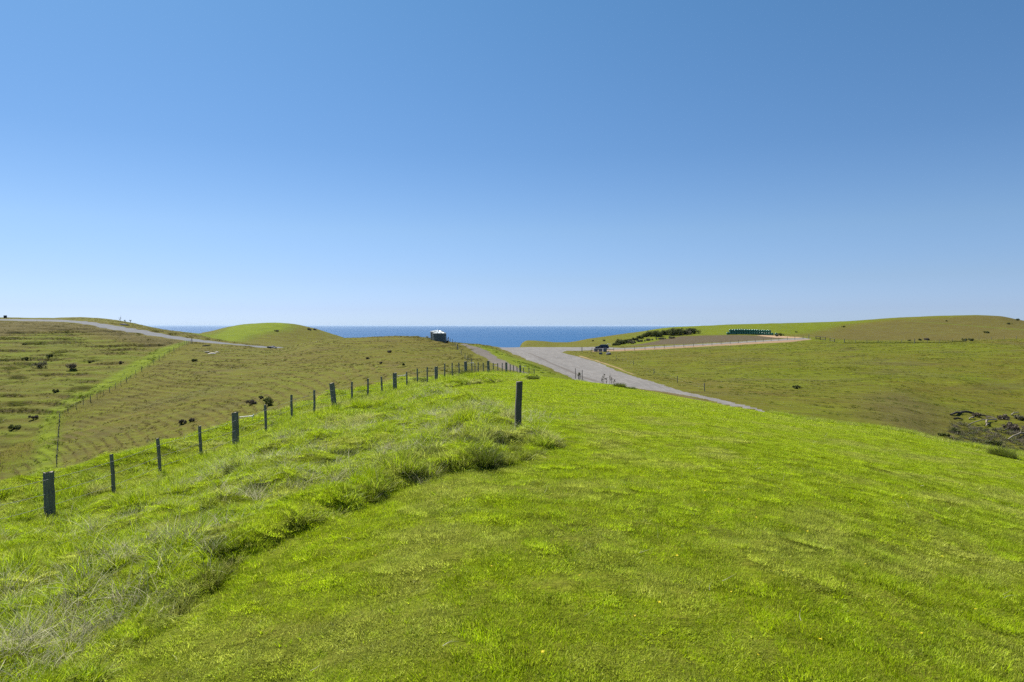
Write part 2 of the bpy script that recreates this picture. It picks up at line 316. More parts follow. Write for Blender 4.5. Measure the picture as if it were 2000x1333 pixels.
def link(name, me, parent=None):
    o = bpy.data.objects.new(name, me); COL.objects.link(o)
    if parent: o.parent = parent
    return o

# ------------------------------------------------------------------ the ground as one continuous sheet
t1 = np.concatenate([-np.geomspace(2.6, .83, 40)[:-1], np.linspace(-.83, .83, 1340), np.geomspace(.83, 2.6, 40)[1:]])
yr = [3.0]
while yr[-1] < 88: yr.append(yr[-1] * 1.016)
yr += list(np.arange(yr[-1] + .5, 275, .48)); yr += list(np.arange(yr[-1] + .9, 470, .95)); yr += list(np.geomspace(475, 940, 26))
yr = np.array(yr); NU, NR = len(t1), len(yr)
XX = t1[None, :] * yr[:, None]; YY = np.repeat(yr[:, None], NU, 1)
Xf, Yf = XX.ravel(), YY.ravel()
Zf = height(Xf, Yf)
idx = np.arange(NU * NR).reshape(NR, NU)
Q = np.stack([idx[:-1, :-1], idx[:-1, 1:], idx[1:, 1:], idx[1:, :-1]], -1).reshape(-1, 4)
cx = Xf[Q].mean(1); cy = Yf[Q].mean(1)
wob = .35 * vnoise(cx / 1.1, cy / 1.1, 91) + .5 * vnoise(cx / 5, cy / 5, 92)
def inside(P, wobble=1.0):
    P_ = np.asarray(P); m = (cx > P_[:, 0].min() - 2) & (cx < P_[:, 0].max() + 2) & (cy > P_[:, 1].min() - 2) & (cy < P_[:, 1].max() + 2)
    o = np.zeros(len(cx), bool); o[m] = poly_sd(P, cx[m], cy[m]) + wobble * wob[m] < 0; return o
in_road = inside(ROAD, .6); in_grav = inside(GRAVEL, .8) & ~in_road; in_track = inside(TRACK, 1.0) & ~in_grav & ~in_road
def sub_mesh(name, mask, mat, dz=0.0, attrs=None):
    q = Q[mask]; u, inv = np.unique(q, return_inverse=True)
    V = np.stack([Xf[u], Yf[u], Zf[u] + dz], 1)
    at = {k: (t, a[u]) for k, (t, a) in (attrs or {}).items()}
    return np_mesh(name, V, inv.reshape(-1, 4), None, mat, True, at)
_ll = sstep(-81, -88, Xf + .14 * (Yf - 150)); _ph = terr(Xf, Yf, Zf - ZC, _ll)
nb = fbm(Xf / 30, Yf / 30, 101, 3)
nbs = fbm(Xf / 9, Yf / 4, 111, 3)
R_ = np.hypot(Xf, Yf)
lush = np.full(len(Xf), .30)
_ci = np.clip(PX0 + F * Xf / Yf + 700, 0, 3399).astype(int); brow = LY[3][_ci]; knoll = sstep(brow * 1.12 + 6, brow * 1.05 + 1, Yf); lush = lush * (1 - knoll) + knoll
rightm = sstep(14, 40, Xf - .12 * (Yf - 150)) * (1 - knoll)
lush = lush * (1 - rightm) + rightm * (.50 + .34 * nb + .22 * nbs + .2 * fbm(Xf / 60, Yf / 25, 141, 2))
leftm = sstep(-8, -20, Xf) * (1 - knoll) * sstep(262, 240, Yf)
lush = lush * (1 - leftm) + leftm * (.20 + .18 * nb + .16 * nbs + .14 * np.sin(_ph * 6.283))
def blend(arr, P, val, fe, y=None):
    m = poly_mask(P, Xf, Yf, fe); return arr * (1 - m) + val * m
lush = blend(lush, LLOW, .52 + .5 * nbs + .2 * np.sin(_ph * 6.283), 5)
lush = blend(lush, LVERGE, -.1 + .2 * nbs, 4)
lush = blend(lush, LUSHF, 1.4, 1.0); lush = blend(lush, LUSHR, 1.3, 2)
lush = blend(lush, RHILL, .06 + .2 * nb, 12); lush = blend(lush, BRIGHT, 1.12, 6); lush = blend(lush, GHILL, 1.45, 6)
lush = blend(lush, RBARE, .28, 6)
bare = blend(np.zeros(len(Xf)), LVERGE, .42, 3); bare = blend(bare, RHILL, .30, 12)
bare = np.maximum(bare, leftm * sstep(.25, .7, fbm(Xf / 16, Yf / 7, 121, 3)) * .35)
bare = np.maximum(bare, poly_mask(RBARE, Xf, Yf, 5) * .45)
TRAIL = pl([(1768,626.5),(1830,630.5),(1900,635.5),(2000,643),(2060,648),(2060,650.5),(2000,646),(1900,638),(1830,632.5),(1768,627.5)], 300, 460)
lush = blend(lush, TRAIL, .75, 1.0)
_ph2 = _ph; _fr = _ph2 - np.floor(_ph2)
riser_soil_shade = sstep(.72, .80, _fr) * sstep(1.0, .93, _fr) * sstep(-.3, .35, fbm(Xf / 13, Yf / 5, 31, 3)) * leftm * sstep(240, 225, Yf)  # risers: bare soil tone that also deepens the terrace shade in colour
bare = np.maximum(bare, riser_soil_shade * (.40 + .25 * _ll)); lush = lush - riser_soil_shade * .35
earth = np.zeros(len(Xf))
for P, v, fe in ((EARTH, .9, 1.5), (VERGE, .95, .7), (SHOULD, .8, .6)): earth = np.maximum(earth, v * poly_mask(P, Xf, Yf, fe))
bare = np.maximum(bare, rightm * sstep(.1, .6, fbm((Xf + .6 * Yf) / 26, (Yf - .5 * Xf) / 9, 151, 3)) * .38 * sstep(262, 240, Yf))
ora = np.zeros(len(Xf))
for P, v, fe in ((ORANGE, .6, .3), (CLAY, .9, 1.5), (VERGE, .6, .7), (SHOULD, .12, .6)): ora = np.maximum(ora, v * poly_mask(P, Xf, Yf, fe))
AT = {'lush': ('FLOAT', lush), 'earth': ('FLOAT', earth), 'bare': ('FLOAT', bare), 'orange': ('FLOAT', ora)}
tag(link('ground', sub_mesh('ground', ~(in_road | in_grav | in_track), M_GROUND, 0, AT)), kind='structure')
tag(link('road', sub_mesh('road', in_road, M_ROAD)), kind='structure')
rut = poly_mask(RUT, Xf, Yf, .25)
tag(link('gravel_road', sub_mesh('gravel_road', in_grav, M_GRAVEL, 0, {'rut': ('FLOAT', rut)})), kind='structure')
tag(link('path', sub_mesh('path', in_track, M_TRACK)), kind='structure')
# the knoll continues behind the camera
bx = np.linspace(-40, 40, 41); by = np.linspace(-40, 3.0, 40)
BX, BY = np.meshgrid(bx, by); BZ = height(BX, BY)
side = sstep(2.6 * 3 - .1, 12, abs(BX)) * sstep(-4, 3, BY)
bi = np.arange(BX.size).reshape(BX.shape)
bq = np.stack([bi[:-1, :-1], bi[:-1, 1:], bi[1:, 1:], bi[1:, :-1]], -1).reshape(-1, 4)
o = link('hills', np_mesh('hills', np.stack([BX.ravel(), BY.ravel(), BZ.ravel()], 1), bq, None, M_GROUND, True, {'lush': ('FLOAT', np.ones(BX.size))})); tag(o, kind='structure')
# sea
S = 100000.0
sg = np.concatenate([-np.geomspace(S, 500, 24), np.geomspace(500, S, 24)]); SX, SY = np.meshgrid(sg, sg)
si = np.arange(SX.size).reshape(SX.shape); sq = np.stack([si[:-1, :-1], si[:-1, 1:], si[1:, 1:], si[1:, :-1]], -1).reshape(-1, 4)
tag(link('water', np_mesh('water', np.stack([SX.ravel(), SY.ravel(), 0 * SX.ravel()], 1), sq, None, M_SEA)), kind='structure')

# clear sea air: thin even haze that only tells over the kilometres of open water
hm = bpy.data.materials.new('sea_haze'); hm.use_nodes = True; hm.cycles.volume_sampling = 'DISTANCE'; ht = hm.node_tree; ht.nodes.clear()
ho = ht.nodes.new('ShaderNodeOutputMaterial'); hv = ht.nodes.new('ShaderNodeVolumePrincipled'); hv.inputs['Color'].default_value = (.52, .68, .88, 1); hv.inputs['Density'].default_value = 1.6e-5; hv.inputs['Anisotropy'].default_value = .1
ht.links.new(hv.outputs[0], ho.inputs['Volume'])
B = 110000.0; hz0, hz1 = -13.0, ZC + 14
hV = [(-B,-B,hz0),(B,-B,hz0),(B,B,hz0),(-B,B,hz0),(-B,-B,hz1),(B,-B,hz1),(B,B,hz1),(-B,B,hz1)]
hQ = [(0,3,2,1),(4,5,6,7),(0,1,5,4),(1,2,6,5),(2,3,7,6),(3,0,4,7)]
tag(link('haze', np_mesh('haze', hV, hQ, None, hm, False)), kind='stuff')
# ------------------------------------------------------------------ grass: small clumps scattered by geometry nodes
def blade_mat(name, cols, trans=.45, rough=.5, inst=True):
    s = NT(name); s.b.inputs['Roughness'].default_value = rough; s.b.inputs['Specular IOR Level'].default_value = .12
    v = s.attr('hue').outputs['Fac']; t = s.attr('tint', True).outputs['Fac']
    n = s.noise(.5, 3, .6); n2 = s.noise(6.0, 3, .65, None, .34, .66)
    f = s.math('ADD', s.math('MULTIPLY', n, .45), s.math('MULTIPLY', n2, .55))
    c = s.mix(f, cols[0], cols[1]); c = s.mix(s.math('MULTIPLY', v, .9), c, cols[2])
    c = s.mix(t, c, cols[3])
    rv = s.n('MapRange'); s.l(s.attr('rnd').outputs['Fac'], rv.inputs[0]); rv.inputs[3].default_value = .35; rv.inputs[4].default_value = 1.5; c = s.mix(1.0, c, rv.outputs[0], 'MULTIPLY')
    s.col(c)
    tr = s.n('BsdfTranslucent'); s.l(c, tr.inputs[0]); mx = s.n('MixShader'); mx.inputs[0].default_value = trans
    s.l(s.b.outputs[0], mx.inputs[1]); s.l(tr.outputs[0], mx.inputs[2]); s.l(mx.outputs[0], s.o.inputs[0]); return s.m
M_LAWN = blade_mat('lawn_blades', [(.24, .37, .002, 1), (.43, .55, .005, 1), (.48, .51, .06, 1), (.46, .47, .10, 1)], .5)
M_LONG = blade_mat('long_grass_blades', [(.21, .34, .001, 1), (.40, .50, .003, 1), (.44, .46, .06, 1), (.50, .46, .18, 1)], .5)
M_DRY = blade_mat('straw_blades', [(.48, .44, .26, 1), (.60, .56, .36, 1), (.70, .66, .46, 1), (.40, .40, .18, 1)], .3)
M_TUFT = blade_mat('pasture_tufts', [(.085, .078, .012, 1), (.14, .12, .022, 1), (.20, .17, .055, 1), (.12, .175, .004, 1)], .35)
M_SCRUB = blade_mat('scrub_stems', [(.09, .072, .048, 1), (.15, .125, .088, 1), (.20, .17, .125, 1), (.07, .10, .025, 1)], .1)

def blades(n, rad, h0, h1, wid, lean, curl, seg, seed, flop=0.0, drk=.25, sq=False, tipw=.12):
    r = np.random.default_rng(seed)
    if sq: bx_, by_ = r.uniform(-rad, rad, n), r.uniform(-rad, rad, n)
    else:
        a = r.uniform(0, 2*np.pi, n); q = rad * np.sqrt(r.uniform(0, 1, n)); bx_, by_ = q*np.cos(a), q*np.sin(a)
    h = r.uniform(h0, h1, n); w_ = wid * r.uniform(.6, 1.3, n); ya = r.uniform(0, 2*np.pi, n)
    ln = np.abs(r.normal(0, lean, n)) + flop * r.uniform(0, 1, n) ** 2; cu = curl * r.uniform(.3, 1.4, n)
    dx, dy = np.cos(ya), np.sin(ya)
    if not sq:                                     # blades of a clump lean outwards
        m = r.uniform(0, 1, n) < .65; dx = np.where(m, np.cos(np.arctan2(by_, bx_) + r.normal(0, .5, n)), dx); dy = np.where(m, np.sin(np.arctan2(by_, bx_) + r.normal(0, .5, n)), dy)
    fa = r.uniform(0, 2*np.pi, n); wx, wy = np.cos(fa), np.sin(fa)
    V = []; px_, py_, pz_ = bx_.copy(), by_.copy(), np.full(n, -.02)
    ang = ln.copy()
    for k in range(seg + 1):
        t = k / seg; ww = w_ * ((1 - t) * (1 - tipw) + tipw) * .5 if k < seg else w_ * .06
        V.append(np.stack([px_ - wx*ww, py_ - wy*ww, pz_], 1)); V.append(np.stack([px_ + wx*ww, py_ + wy*ww, pz_], 1))
        st = h / seg; px_ = px_ + dx * np.sin(ang) * st; py_ = py_ + dy * np.sin(ang) * st; pz_ = pz_ + np.cos(ang) * st; ang = ang + cu / seg
    V = np.stack(V, 1)                            # n, 2(seg+1), 3
    b = np.arange(n)[:, None] * (2 * (seg + 1)); q = []
    for k in range(seg): q.append(np.concatenate([b + 2*k, b + 2*k + 1, b + 2*k + 3, b + 2*k + 2], 1))
    hue = np.repeat((r.uniform(0, 1, n) < drk) * r.uniform(.4, 1, n), 2 * (seg + 1))
    return V.reshape(-1, 3), np.concatenate(q), hue
PROT = {}
def proto(kind, mat, specs):                      # prototype clumps live outside the scene; only the scatter draws them
    c = bpy.data.collections.new(kind + '_clumps')
    for i, parts in enumerate(specs):
        Vs, Qs, Hs, Rs, off = [], [], [], [], 0
        for p_ in parts:
            v, q, h = blades(**p_); Vs.append(v); Qs.append(q + off); Hs.append(h); Rs.append(np.repeat(np.random.default_rng(i).uniform(0, 1, p_['n']) ** 1.3, 2 * (p_['seg'] + 1))); off += len(v)
        me = np_mesh(kind, np.concatenate(Vs), np.concatenate(Qs), None, mat, True, {'hue': ('FLOAT', np.concatenate(Hs)), 'rnd': ('FLOAT', np.concatenate(Rs))})
        c.objects.link(bpy.data.objects.new('%s_%02d' % (kind, i), me))
    PROT[kind] = (c, len(specs))
def scatter(name, kind, P, rot, scale, tint, label=None, cat=None, seed=0):
    c, n = PROT[kind]; r = np.random.default_rng(seed)
    me = bpy.data.meshes.new(name); me.vertices.add(len(P)); me.vertices.foreach_set('co', np.asarray(P, np.float32).ravel())
    for k, ty, arr in (('rot', 'FLOAT_VECTOR', rot), ('scl', 'FLOAT_VECTOR', scale), ('tint', 'FLOAT', tint), ('pick', 'INT', r.integers(0, n, len(P)))):
        a = me.attributes.new(k, ty, 'POINT'); a.data.foreach_set('vector' if ty == 'FLOAT_VECTOR' else 'value', np.asarray(arr, np.int32 if ty == 'INT' else np.float32).ravel())
    o = link(name, me); g = bpy.data.node_groups.new(name, 'GeometryNodeTree')
    g.interface.new_socket('Geometry', in_out='INPUT', socket_type='NodeSocketGeometry'); g.interface.new_socket('Geometry', in_out='OUTPUT', socket_type='NodeSocketGeometry')
    N = g.nodes; i_ = N.new('NodeGroupInput'); o_ = N.new('NodeGroupOutput'); ip = N.new('GeometryNodeInstanceOnPoints'); ci = N.new('GeometryNodeCollectionInfo')
    ci.inputs['Collection'].default_value = c; ci.inputs['Separate Children'].default_value = True; ci.inputs['Reset Children'].default_value = True
    def na(nm, ty):
        x = N.new('GeometryNodeInputNamedAttribute'); x.data_type = ty; x.inputs['Name'].default_value = nm; return x.outputs['Attribute']
    L = g.links; L.new(i_.outputs[0], ip.inputs['Points']); L.new(ci.outputs[0], ip.inputs['Instance']); ip.inputs['Pick Instance'].default_value = True
    L.new(na('pick', 'INT'), ip.inputs['Instance Index']); L.new(na('scl', 'FLOAT_VECTOR'), ip.inputs['Scale'])
    e = N.new('FunctionNodeEulerToRotation'); L.new(na('rot', 'FLOAT_VECTOR'), e.inputs[0]); L.new(e.outputs[0], ip.inputs['Rotation']); L.new(ip.outputs[0], o_.inputs[0])
    md = o.modifiers.new('scatter', 'NODES'); md.node_group = g
    tag(o, label, cat, None, 'stuff'); return o
def tilt_euler(X, Y, yaw, tilt=1.0):
    e = .3; z0 = height(X, Y); gx = (height(X + e, Y) - z0) / e * tilt; gy = (height(X, Y + e) - z0) / e * tilt
    n = np.stack([-gx, -gy, np.ones_like(gx)], 1); n /= np.linalg.norm(n, axis=1)[:, None]
    tx = np.stack([np.cos(yaw), np.sin(yaw), np.zeros_like(yaw)], 1); tx -= n * (tx * n).sum(1)[:, None]; tx /= np.linalg.norm(tx, axis=1)[:, None]
    ty = np.cross(n, tx)
    sy = -tx[:, 2]; ry = np.arcsin(np.clip(sy, -1, 1)); rx = np.arctan2(ty[:, 2], n[:, 2]); rz = np.arctan2(tx[:, 1], tx[:, 0])
    return np.stack([rx, ry, rz], 1), z0
def fan(n, y0, y1, u0, u1, power=0.0):             # random points over the visible wedge, uniform in area
    Y = np.sqrt(rng.uniform(0, 1, n) * (y1**2 - y0**2) + y0**2); return rng.uniform(u0, u1, n) * Y, Y
def rough_mask(X, Y): return poly_sd(ROUGH, X, Y) + .22 * vnoise(X / .7, Y / .7, 201) + .1 * vnoise(X / .25, Y / .25, 202) < 0
def crest_ok(X, Y, extra=10):                      # nothing on slopes hidden far behind the brow
    c = np.clip(PX0 + F * X / Y, -700, 2699); i = (c + 700).astype(int); return Y < LY[3][i] * 1.04 + extra * .35

proto('lawn', M_LAWN, [[dict(n=620, rad=.30, h0=.025, h1=.06, wid=.0065, lean=.55, curl=.9, seg=2, seed=k, drk=.30),
                        dict(n=60, rad=.28, h0=.05, h1=.095, wid=.006, lean=.4, curl=1.0, seg=3, seed=k+50, drk=.35)] for k in range(6)])
proto('lawn_wide', M_LAWN, [[dict(n=520, rad=.34, h0=.03, h1=.075, wid=.013, lean=.5, curl=.8, seg=2, seed=100+k, drk=.32)] for k in range(5)])
proto('long', M_LONG, [[dict(n=100, rad=.12, h0=.12, h1=.34, wid=.0085, lean=.35, curl=1.3, seg=4, seed=200+k, drk=.16),
                        dict(n=60, rad=.17, h0=.06, h1=.15, wid=.008, lean=.7, curl=1.2, seg=3, seed=240+k, drk=.4)] for k in range(7)])
M_EDGE = blade_mat('shade_tinted_sward', [(.15, .22, .003, 1), (.26, .32, .005, 1), (.33, .33, .08, 1), (.30, .28, .10, 1)], .35)  # darker copy of the long-grass blades; step shade put into their colour
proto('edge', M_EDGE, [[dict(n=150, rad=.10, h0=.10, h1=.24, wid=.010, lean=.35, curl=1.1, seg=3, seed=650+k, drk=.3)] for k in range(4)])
proto('dry', M_DRY, [[dict(n=22, rad=.10, h0=.25, h1=.62, wid=.0062, lean=.45, curl=.9, seg=5, seed=300+k, flop=.9, drk=.4)] for k in range(6)])
proto('tuft', M_TUFT, [[dict(n=26, rad=.22, h0=.10, h1=.26, wid=.05, lean=.5, curl=1.0, seg=2, seed=400+k, drk=.25)] for k in range(5)])
proto('scrub', M_SCRUB, [[dict(n=70, rad=.45, h0=.25, h1=.75, wid=.035, lean=.7, curl=1.0, seg=3, seed=500+k, drk=.3)] for k in range(5)])

# grazed turf
X, Y = fan(31000, 3.2, 27, -1.3, 1.3); m = crest_ok(X, Y, 3); X, Y = X[m], Y[m]
yaw = rng.uniform(0, 6.28, len(X)); E, Z = tilt_euler(X, Y, yaw)
hs = .8 + .45 * fbm(X / .9, Y / .9, 211, 3) + .15 * rng.uniform(-1, 1, len(X)); sc = rng.uniform(.85, 1.15, len(X))
tn = np.clip(sstep(.0, .45, fbm(X / 1.1, Y / 1.1, 221, 3)) * .6 + rng.uniform(-.12, .18, len(X)), 0, 1)
scatter('grass', 'lawn', np.stack([X, Y, Z], 1), E, np.stack([sc, sc, np.clip(hs, .4, 1.6)], 1), tn, 'short bright green grazed turf covering the knoll in front', 'grass', 1)
X, Y = fan(35000, 24, 84, -1.25, 1.25); m = crest_ok(X, Y, 5); X, Y = X[m], Y[m]
yaw = rng.uniform(0, 6.28, len(X)); E, Z = tilt_euler(X, Y, yaw)
hs = .9 + .5 * fbm(X / 2, Y / 2, 212, 3); sc = rng.uniform(1.2, 1.7, len(X))
tn = np.clip(sstep(.0, .55, fbm(X / 3, Y / 3, 222, 3)) * .5 * sstep(-.2, .6, X / Y + .1) + rng.uniform(-.1, .15, len(X)), 0, 1)
scatter('grass', 'lawn_wide', np.stack([X, Y, Z], 1), E, np.stack([sc, sc, np.clip(hs, .4, 1.6)], 1), tn, 'short bright green turf on the farther part of the knoll', 'grass', 2)
proto('turf', M_LAWN, [[dict(n=46, rad=.05, h0=.035, h1=.085, wid=.0075, lean=.5, curl=1.2, seg=3, seed=600+k, drk=.25)] for k in range(5)])
X, Y = fan(36000, 4.2, 40, -1.2, 1.2); d_ = fbm(X / .8, Y / .8, 281, 3); m = (rng.uniform(-.3, .6, len(X)) < d_) & crest_ok(X, Y, 3); X, Y = X[m], Y[m]; Z = height(X, Y); n_ = len(X); s_ = rng.uniform(.7, 1.5, n_) * (1 + Y / 45)
scatter('turf_tufts', 'turf', np.stack([X, Y, Z], 1), np.stack([np.zeros(n_), np.zeros(n_), rng.uniform(0, 6.28, n_)], 1), np.stack([s_, s_, rng.uniform(.5, 1.2, n_) * s_ ** .5], 1), np.clip(rng.normal(.1, .3, n_), 0, 1), 'little taller tufts standing out of the grazed turf', 'grass', 11)
# long grass: inside the ungrazed strip, beyond the fence, and along the brow on the right
X, Y = fan(62000, 4.2, 88, -.95, .95); m = rough_mask(X, Y) & crest_ok(X, Y, 9); X, Y = X[m], Y[m]
dens = fbm(X / 1.1, Y / 1.1, 231, 3) + .5 * fbm(X / 4, Y / 4, 232, 2); keep = rng.uniform(-.5, .35, len(X)) < dens; X, Y, dens = X[keep], Y[keep], dens[keep]
yaw = rng.uniform(0, 6.28, len(X)); E, Z = tilt_euler(X, Y, yaw, .5)
edge = np.clip(-poly_sd(ROUGHP, X, Y) / .8, 0, 1)
fd = abs((X + 11.5 + 17 * .0) * .98 - (Y - 17) * .205) ; hs = np.clip(.62 + .95 * dens + .2 * rng.uniform(-1, 1, len(X)) + .45 * np.exp(-(fd / 1.1) ** 2), .3, 1.75); sc = rng.uniform(.8, 1.3, len(X)) * (1 + .012 * Y)
tn = np.clip(sstep(.0, .6, fbm(X / 1.7, Y / 1.7, 241, 3)) * .55 * (X > -.62 * Y) + rng.uniform(-.1, .2, len(X)), 0, 1)
scatter('long_grass', 'long', np.stack([X, Y, Z], 1), E, np.stack([sc, sc, hs], 1), tn, 'tall rank green grass growing under and beside the post and wire fence', 'grass', 3)
# fringe of longer grass along the brow on the right
px_ = np.concatenate([rng.uniform(1070, 1150, 200), rng.uniform(1500, 2600, 3000)]); yb = np.interp(px_, _uu, LY[3]); Y = yb * rng.uniform(.965, 1.02, len(px_)); X = (px_ - PX0) / F * Y; k_ = fbm(px_ / 38, px_ * 0, 291, 3) > rng.uniform(-.7, .3, len(px_)); X, Y = X[k_], Y[k_]; Z = height(X, Y); n_ = len(X)
scatter('long_grass', 'long', np.stack([X, Y, Z], 1), np.stack([np.zeros(n_), np.zeros(n_), rng.uniform(0, 6.28, n_)], 1), np.stack([rng.uniform(1, 1.6, n_)] * 2 + [rng.uniform(.4, 1.15, n_)], 1), np.clip(rng.normal(.15, .3, n_), 0, 1), 'uneven fringe of longer grass along the right brow of the knoll', 'grass', 12)
# straw: loose pale stalks in patches
spots = [((390, 940), 22, .5, .15), ((340, 985), 26, 1.2, .45), ((250, 1105), 42, .8, .45), ((130, 1215), 45, .8, .5), ((60, 1270), 30, .7, .5), ((430, 1035), 8, .35, .2), ((560, 860), 34, .8, .2),
         ((830, 870), 50, 1.1, .5), ((905, 800), 150, 2.4, .7), ((855, 765), 80, 1.6, .8), ((935, 790), 34, 1.5, .4), ((700, 830), 40, 1.5, .6), ((460, 905), 34, 1.5, .6), ((860, 835), 30, 1.2, .5), ((950, 845), 26, 1.2, .4), ((620, 930), 40, 1.2, .5),
         ((540, 900), 40, 1.6, .3), ((200, 1040), 16, .9, .3), ((520, 960), 26, 1.0, .4), ((300, 1130), 14, .6, .4), ((20, 1180), 14, .6, .3), ((830, 920), 8, .3, .2), ((160, 1250), 20, .7, .3)]
PX_, PY_ = [], []
for (a, b), k, rx_, ry_ in spots:
    h_ = hit(a, b + 14, 4); PX_ += list(h_[0] + rng.normal(0, rx_ * .6, k)); PY_ += list(h_[1] + rng.normal(0, ry_ * 1.3, k))
X, Y = fan(2600, 4.5, 40, -.9, .6); m = rough_mask(X, Y) & (rng.uniform(0, 1, len(X)) < .30); PX_ += list(X[m]); PY_ += list(Y[m])
X, Y = np.array(PX_), np.array(PY_); Z = height(X, Y); n_ = len(X); E = np.stack([rng.normal(.0, .3, n_), rng.normal(.3, .4, n_), rng.normal(.6, .6, n_)], 1)
s_ = rng.uniform(.5, 1.1, n_); scatter('dry_grass', 'dry', np.stack([X, Y, Z], 1), E, np.stack([s_ * 1.1, s_ * 1.1, s_ * .85], 1), rng.uniform(0, .5, n_), 'pale dry straw stalks lying among the long grass by the fence', 'dry grass', 4)
# single straws on the turf
X, Y = fan(170, 4.8, 26, -.5, .8); Z = height(X, Y); n_ = len(X); proto('straw', M_DRY, [[dict(n=2, rad=.12, h0=.10, h1=.26, wid=.005, lean=.2, curl=.8, seg=3, seed=320+k, drk=.4)] for k in range(4)])
scatter('straw', 'straw', np.stack([X, Y, Z + .05], 1), np.stack([rng.normal(0, .4, n_), rng.uniform(.9, 1.4, n_), rng.uniform(0, 6.28, n_)], 1), np.ones((n_, 3)), rng.uniform(0, .3, n_), 'single bleached straws dropped on the short turf', 'straw', 5)
# far paddocks: low tufts that give the slopes their grain
X, Y = fan(145000, 84, 270, -.97, .97)
fl = flatmask(X, Y) + sum(poly_mask(P, X, Y, 1.0) for P in (ROAD, GRAVEL, TRACK)); r_ = poly_mask(RHILL, X, Y, 8)
d_ = fbm(X / 6, Y / 2, 251, 3); m = (fl < .02) & (rng.uniform(-.15, .75, len(X)) < d_) & (rng.uniform(0, 1, len(X)) > .5 * r_); X, Y, d_ = X[m], Y[m], d_[m]
yaw = rng.uniform(0, 6.28, len(X)); E, Z = tilt_euler(X, Y, yaw)
lz = poly_mask(LUSHF, X, Y, 1.5) + poly_mask(LUSHR, X, Y, 1.5); rm = sstep(14, 40, X - .12 * (Y - 150)); ll = poly_mask(LLOW, X, Y, 5)
tn = np.clip(.12 + .45 * rm + .3 * ll * sstep(-.2, .5, fbm(X / 9, Y / 4, 111, 3)) + lz + .35 * fbm(X / 12, Y / 12, 261, 2) + rng.uniform(-.15, .15, len(X)), 0, 1)
sc = rng.uniform(.6, 1.5, len(X)); hh = sc * rng.uniform(.3, .8, len(X)) * (1 + .4 * np.clip(lz, 0, 1)) * (1 - .15 * rm)
scatter('pasture_tufts', 'tuft', np.stack([X, Y, Z], 1), E, np.stack([sc, sc, hh], 1), tn, 'low olive pasture tufts over the far slopes', 'grass', 6)
# rank growth on the risers of the sheep tracks
X, Y = fan(260000, 88, 232, -.80, .02); fx = X + .14 * (Y - 150); l2 = sstep(-81, -88, fx); z_ = height0(X, Y); ph = terr(X, Y, z_, l2); fr = ph - np.floor(ph)
m = (fr > .74) & (fr < .96) & (fbm(X / 13, Y / 5, 31, 3) + .3 * vnoise(X / 3, Y / 2, 33) > rng.uniform(-.1, .5, len(X))) & (rng.uniform(0, 1, len(X)) < .30 + .45 * l2) & (X < -8) & (poly_mask(ROAD, X, Y, 2) < .1) & (poly_mask(LVERGE, X, Y, 1) < .5)
X, Y, l2 = X[m], Y[m], l2[m]; Z = height(X, Y); n_ = len(X); s_ = rng.uniform(.5, 1.2, n_)
scatter('pasture_tufts', 'tuft', np.stack([X, Y, Z], 1), np.stack([np.zeros(n_), np.zeros(n_), rng.normal(0, .3, n_)], 1), np.stack([s_ * 1.2, s_ * .6, s_ * (.45 + .3 * l2)], 1), np.clip(rng.normal(.15, .25, n_), 0, 1), 'darker rank grass along the stock tracks of the left slopes', 'grass', 13)
# weeds under the far right fence, brush among the felled timber, scrub beside the bank
X = []; Y = []
a, b = hit(1649, 670.5, 230, 290), hit(1885, 668.5, 230, 290)
for t in np.linspace(0, 1, 260): X.append(a[0] + (b[0]-a[0]) * t + rng.normal(0, .12)); Y.append(a[1] + (b[1]-a[1]) * t - .3 + rng.normal(0, .15))
X, Y = np.array(X), np.array(Y); n_ = len(X); Z = height(X, Y)
scatter('fence_weeds', 'tuft', np.stack([X, Y, Z], 1), np.zeros((n_, 3)), np.stack([np.full(n_, 1.6), np.full(n_, 1.2), rng.uniform(1.3, 2.2, n_)], 1), np.full(n_, .35), 'dark line of weeds under the far right fence', 'weeds', 7)
SCP = pl([(1855,838),(1870,826),(1905,838),(1940,842),(1960,835),(1990,840),(2060,850),(2060,905),(1985,893),(1925,880),(1850,862)], 62, 110)
lo = np.min(SCP, 0); hi = np.max(SCP, 0); X = rng.uniform(lo[0], hi[0], 1300); Y = rng.uniform(lo[1], hi[1], 1300); m = poly_sd(SCP, X, Y) < 0; X, Y = X[m], Y[m]
n_ = len(X); Z = height(X, Y); s_ = rng.uniform(.5, 1.1, n_)
scatter('dead_brush', 'scrub', np.stack([X, Y, Z], 1), rng.normal(0, .25, (n_, 3)), np.stack([s_, s_, s_ * .5], 1), np.clip(rng.normal(.25, .4, n_), 0, 1), 'grey brown dead brush in the gully on the right edge', 'brush', 8)

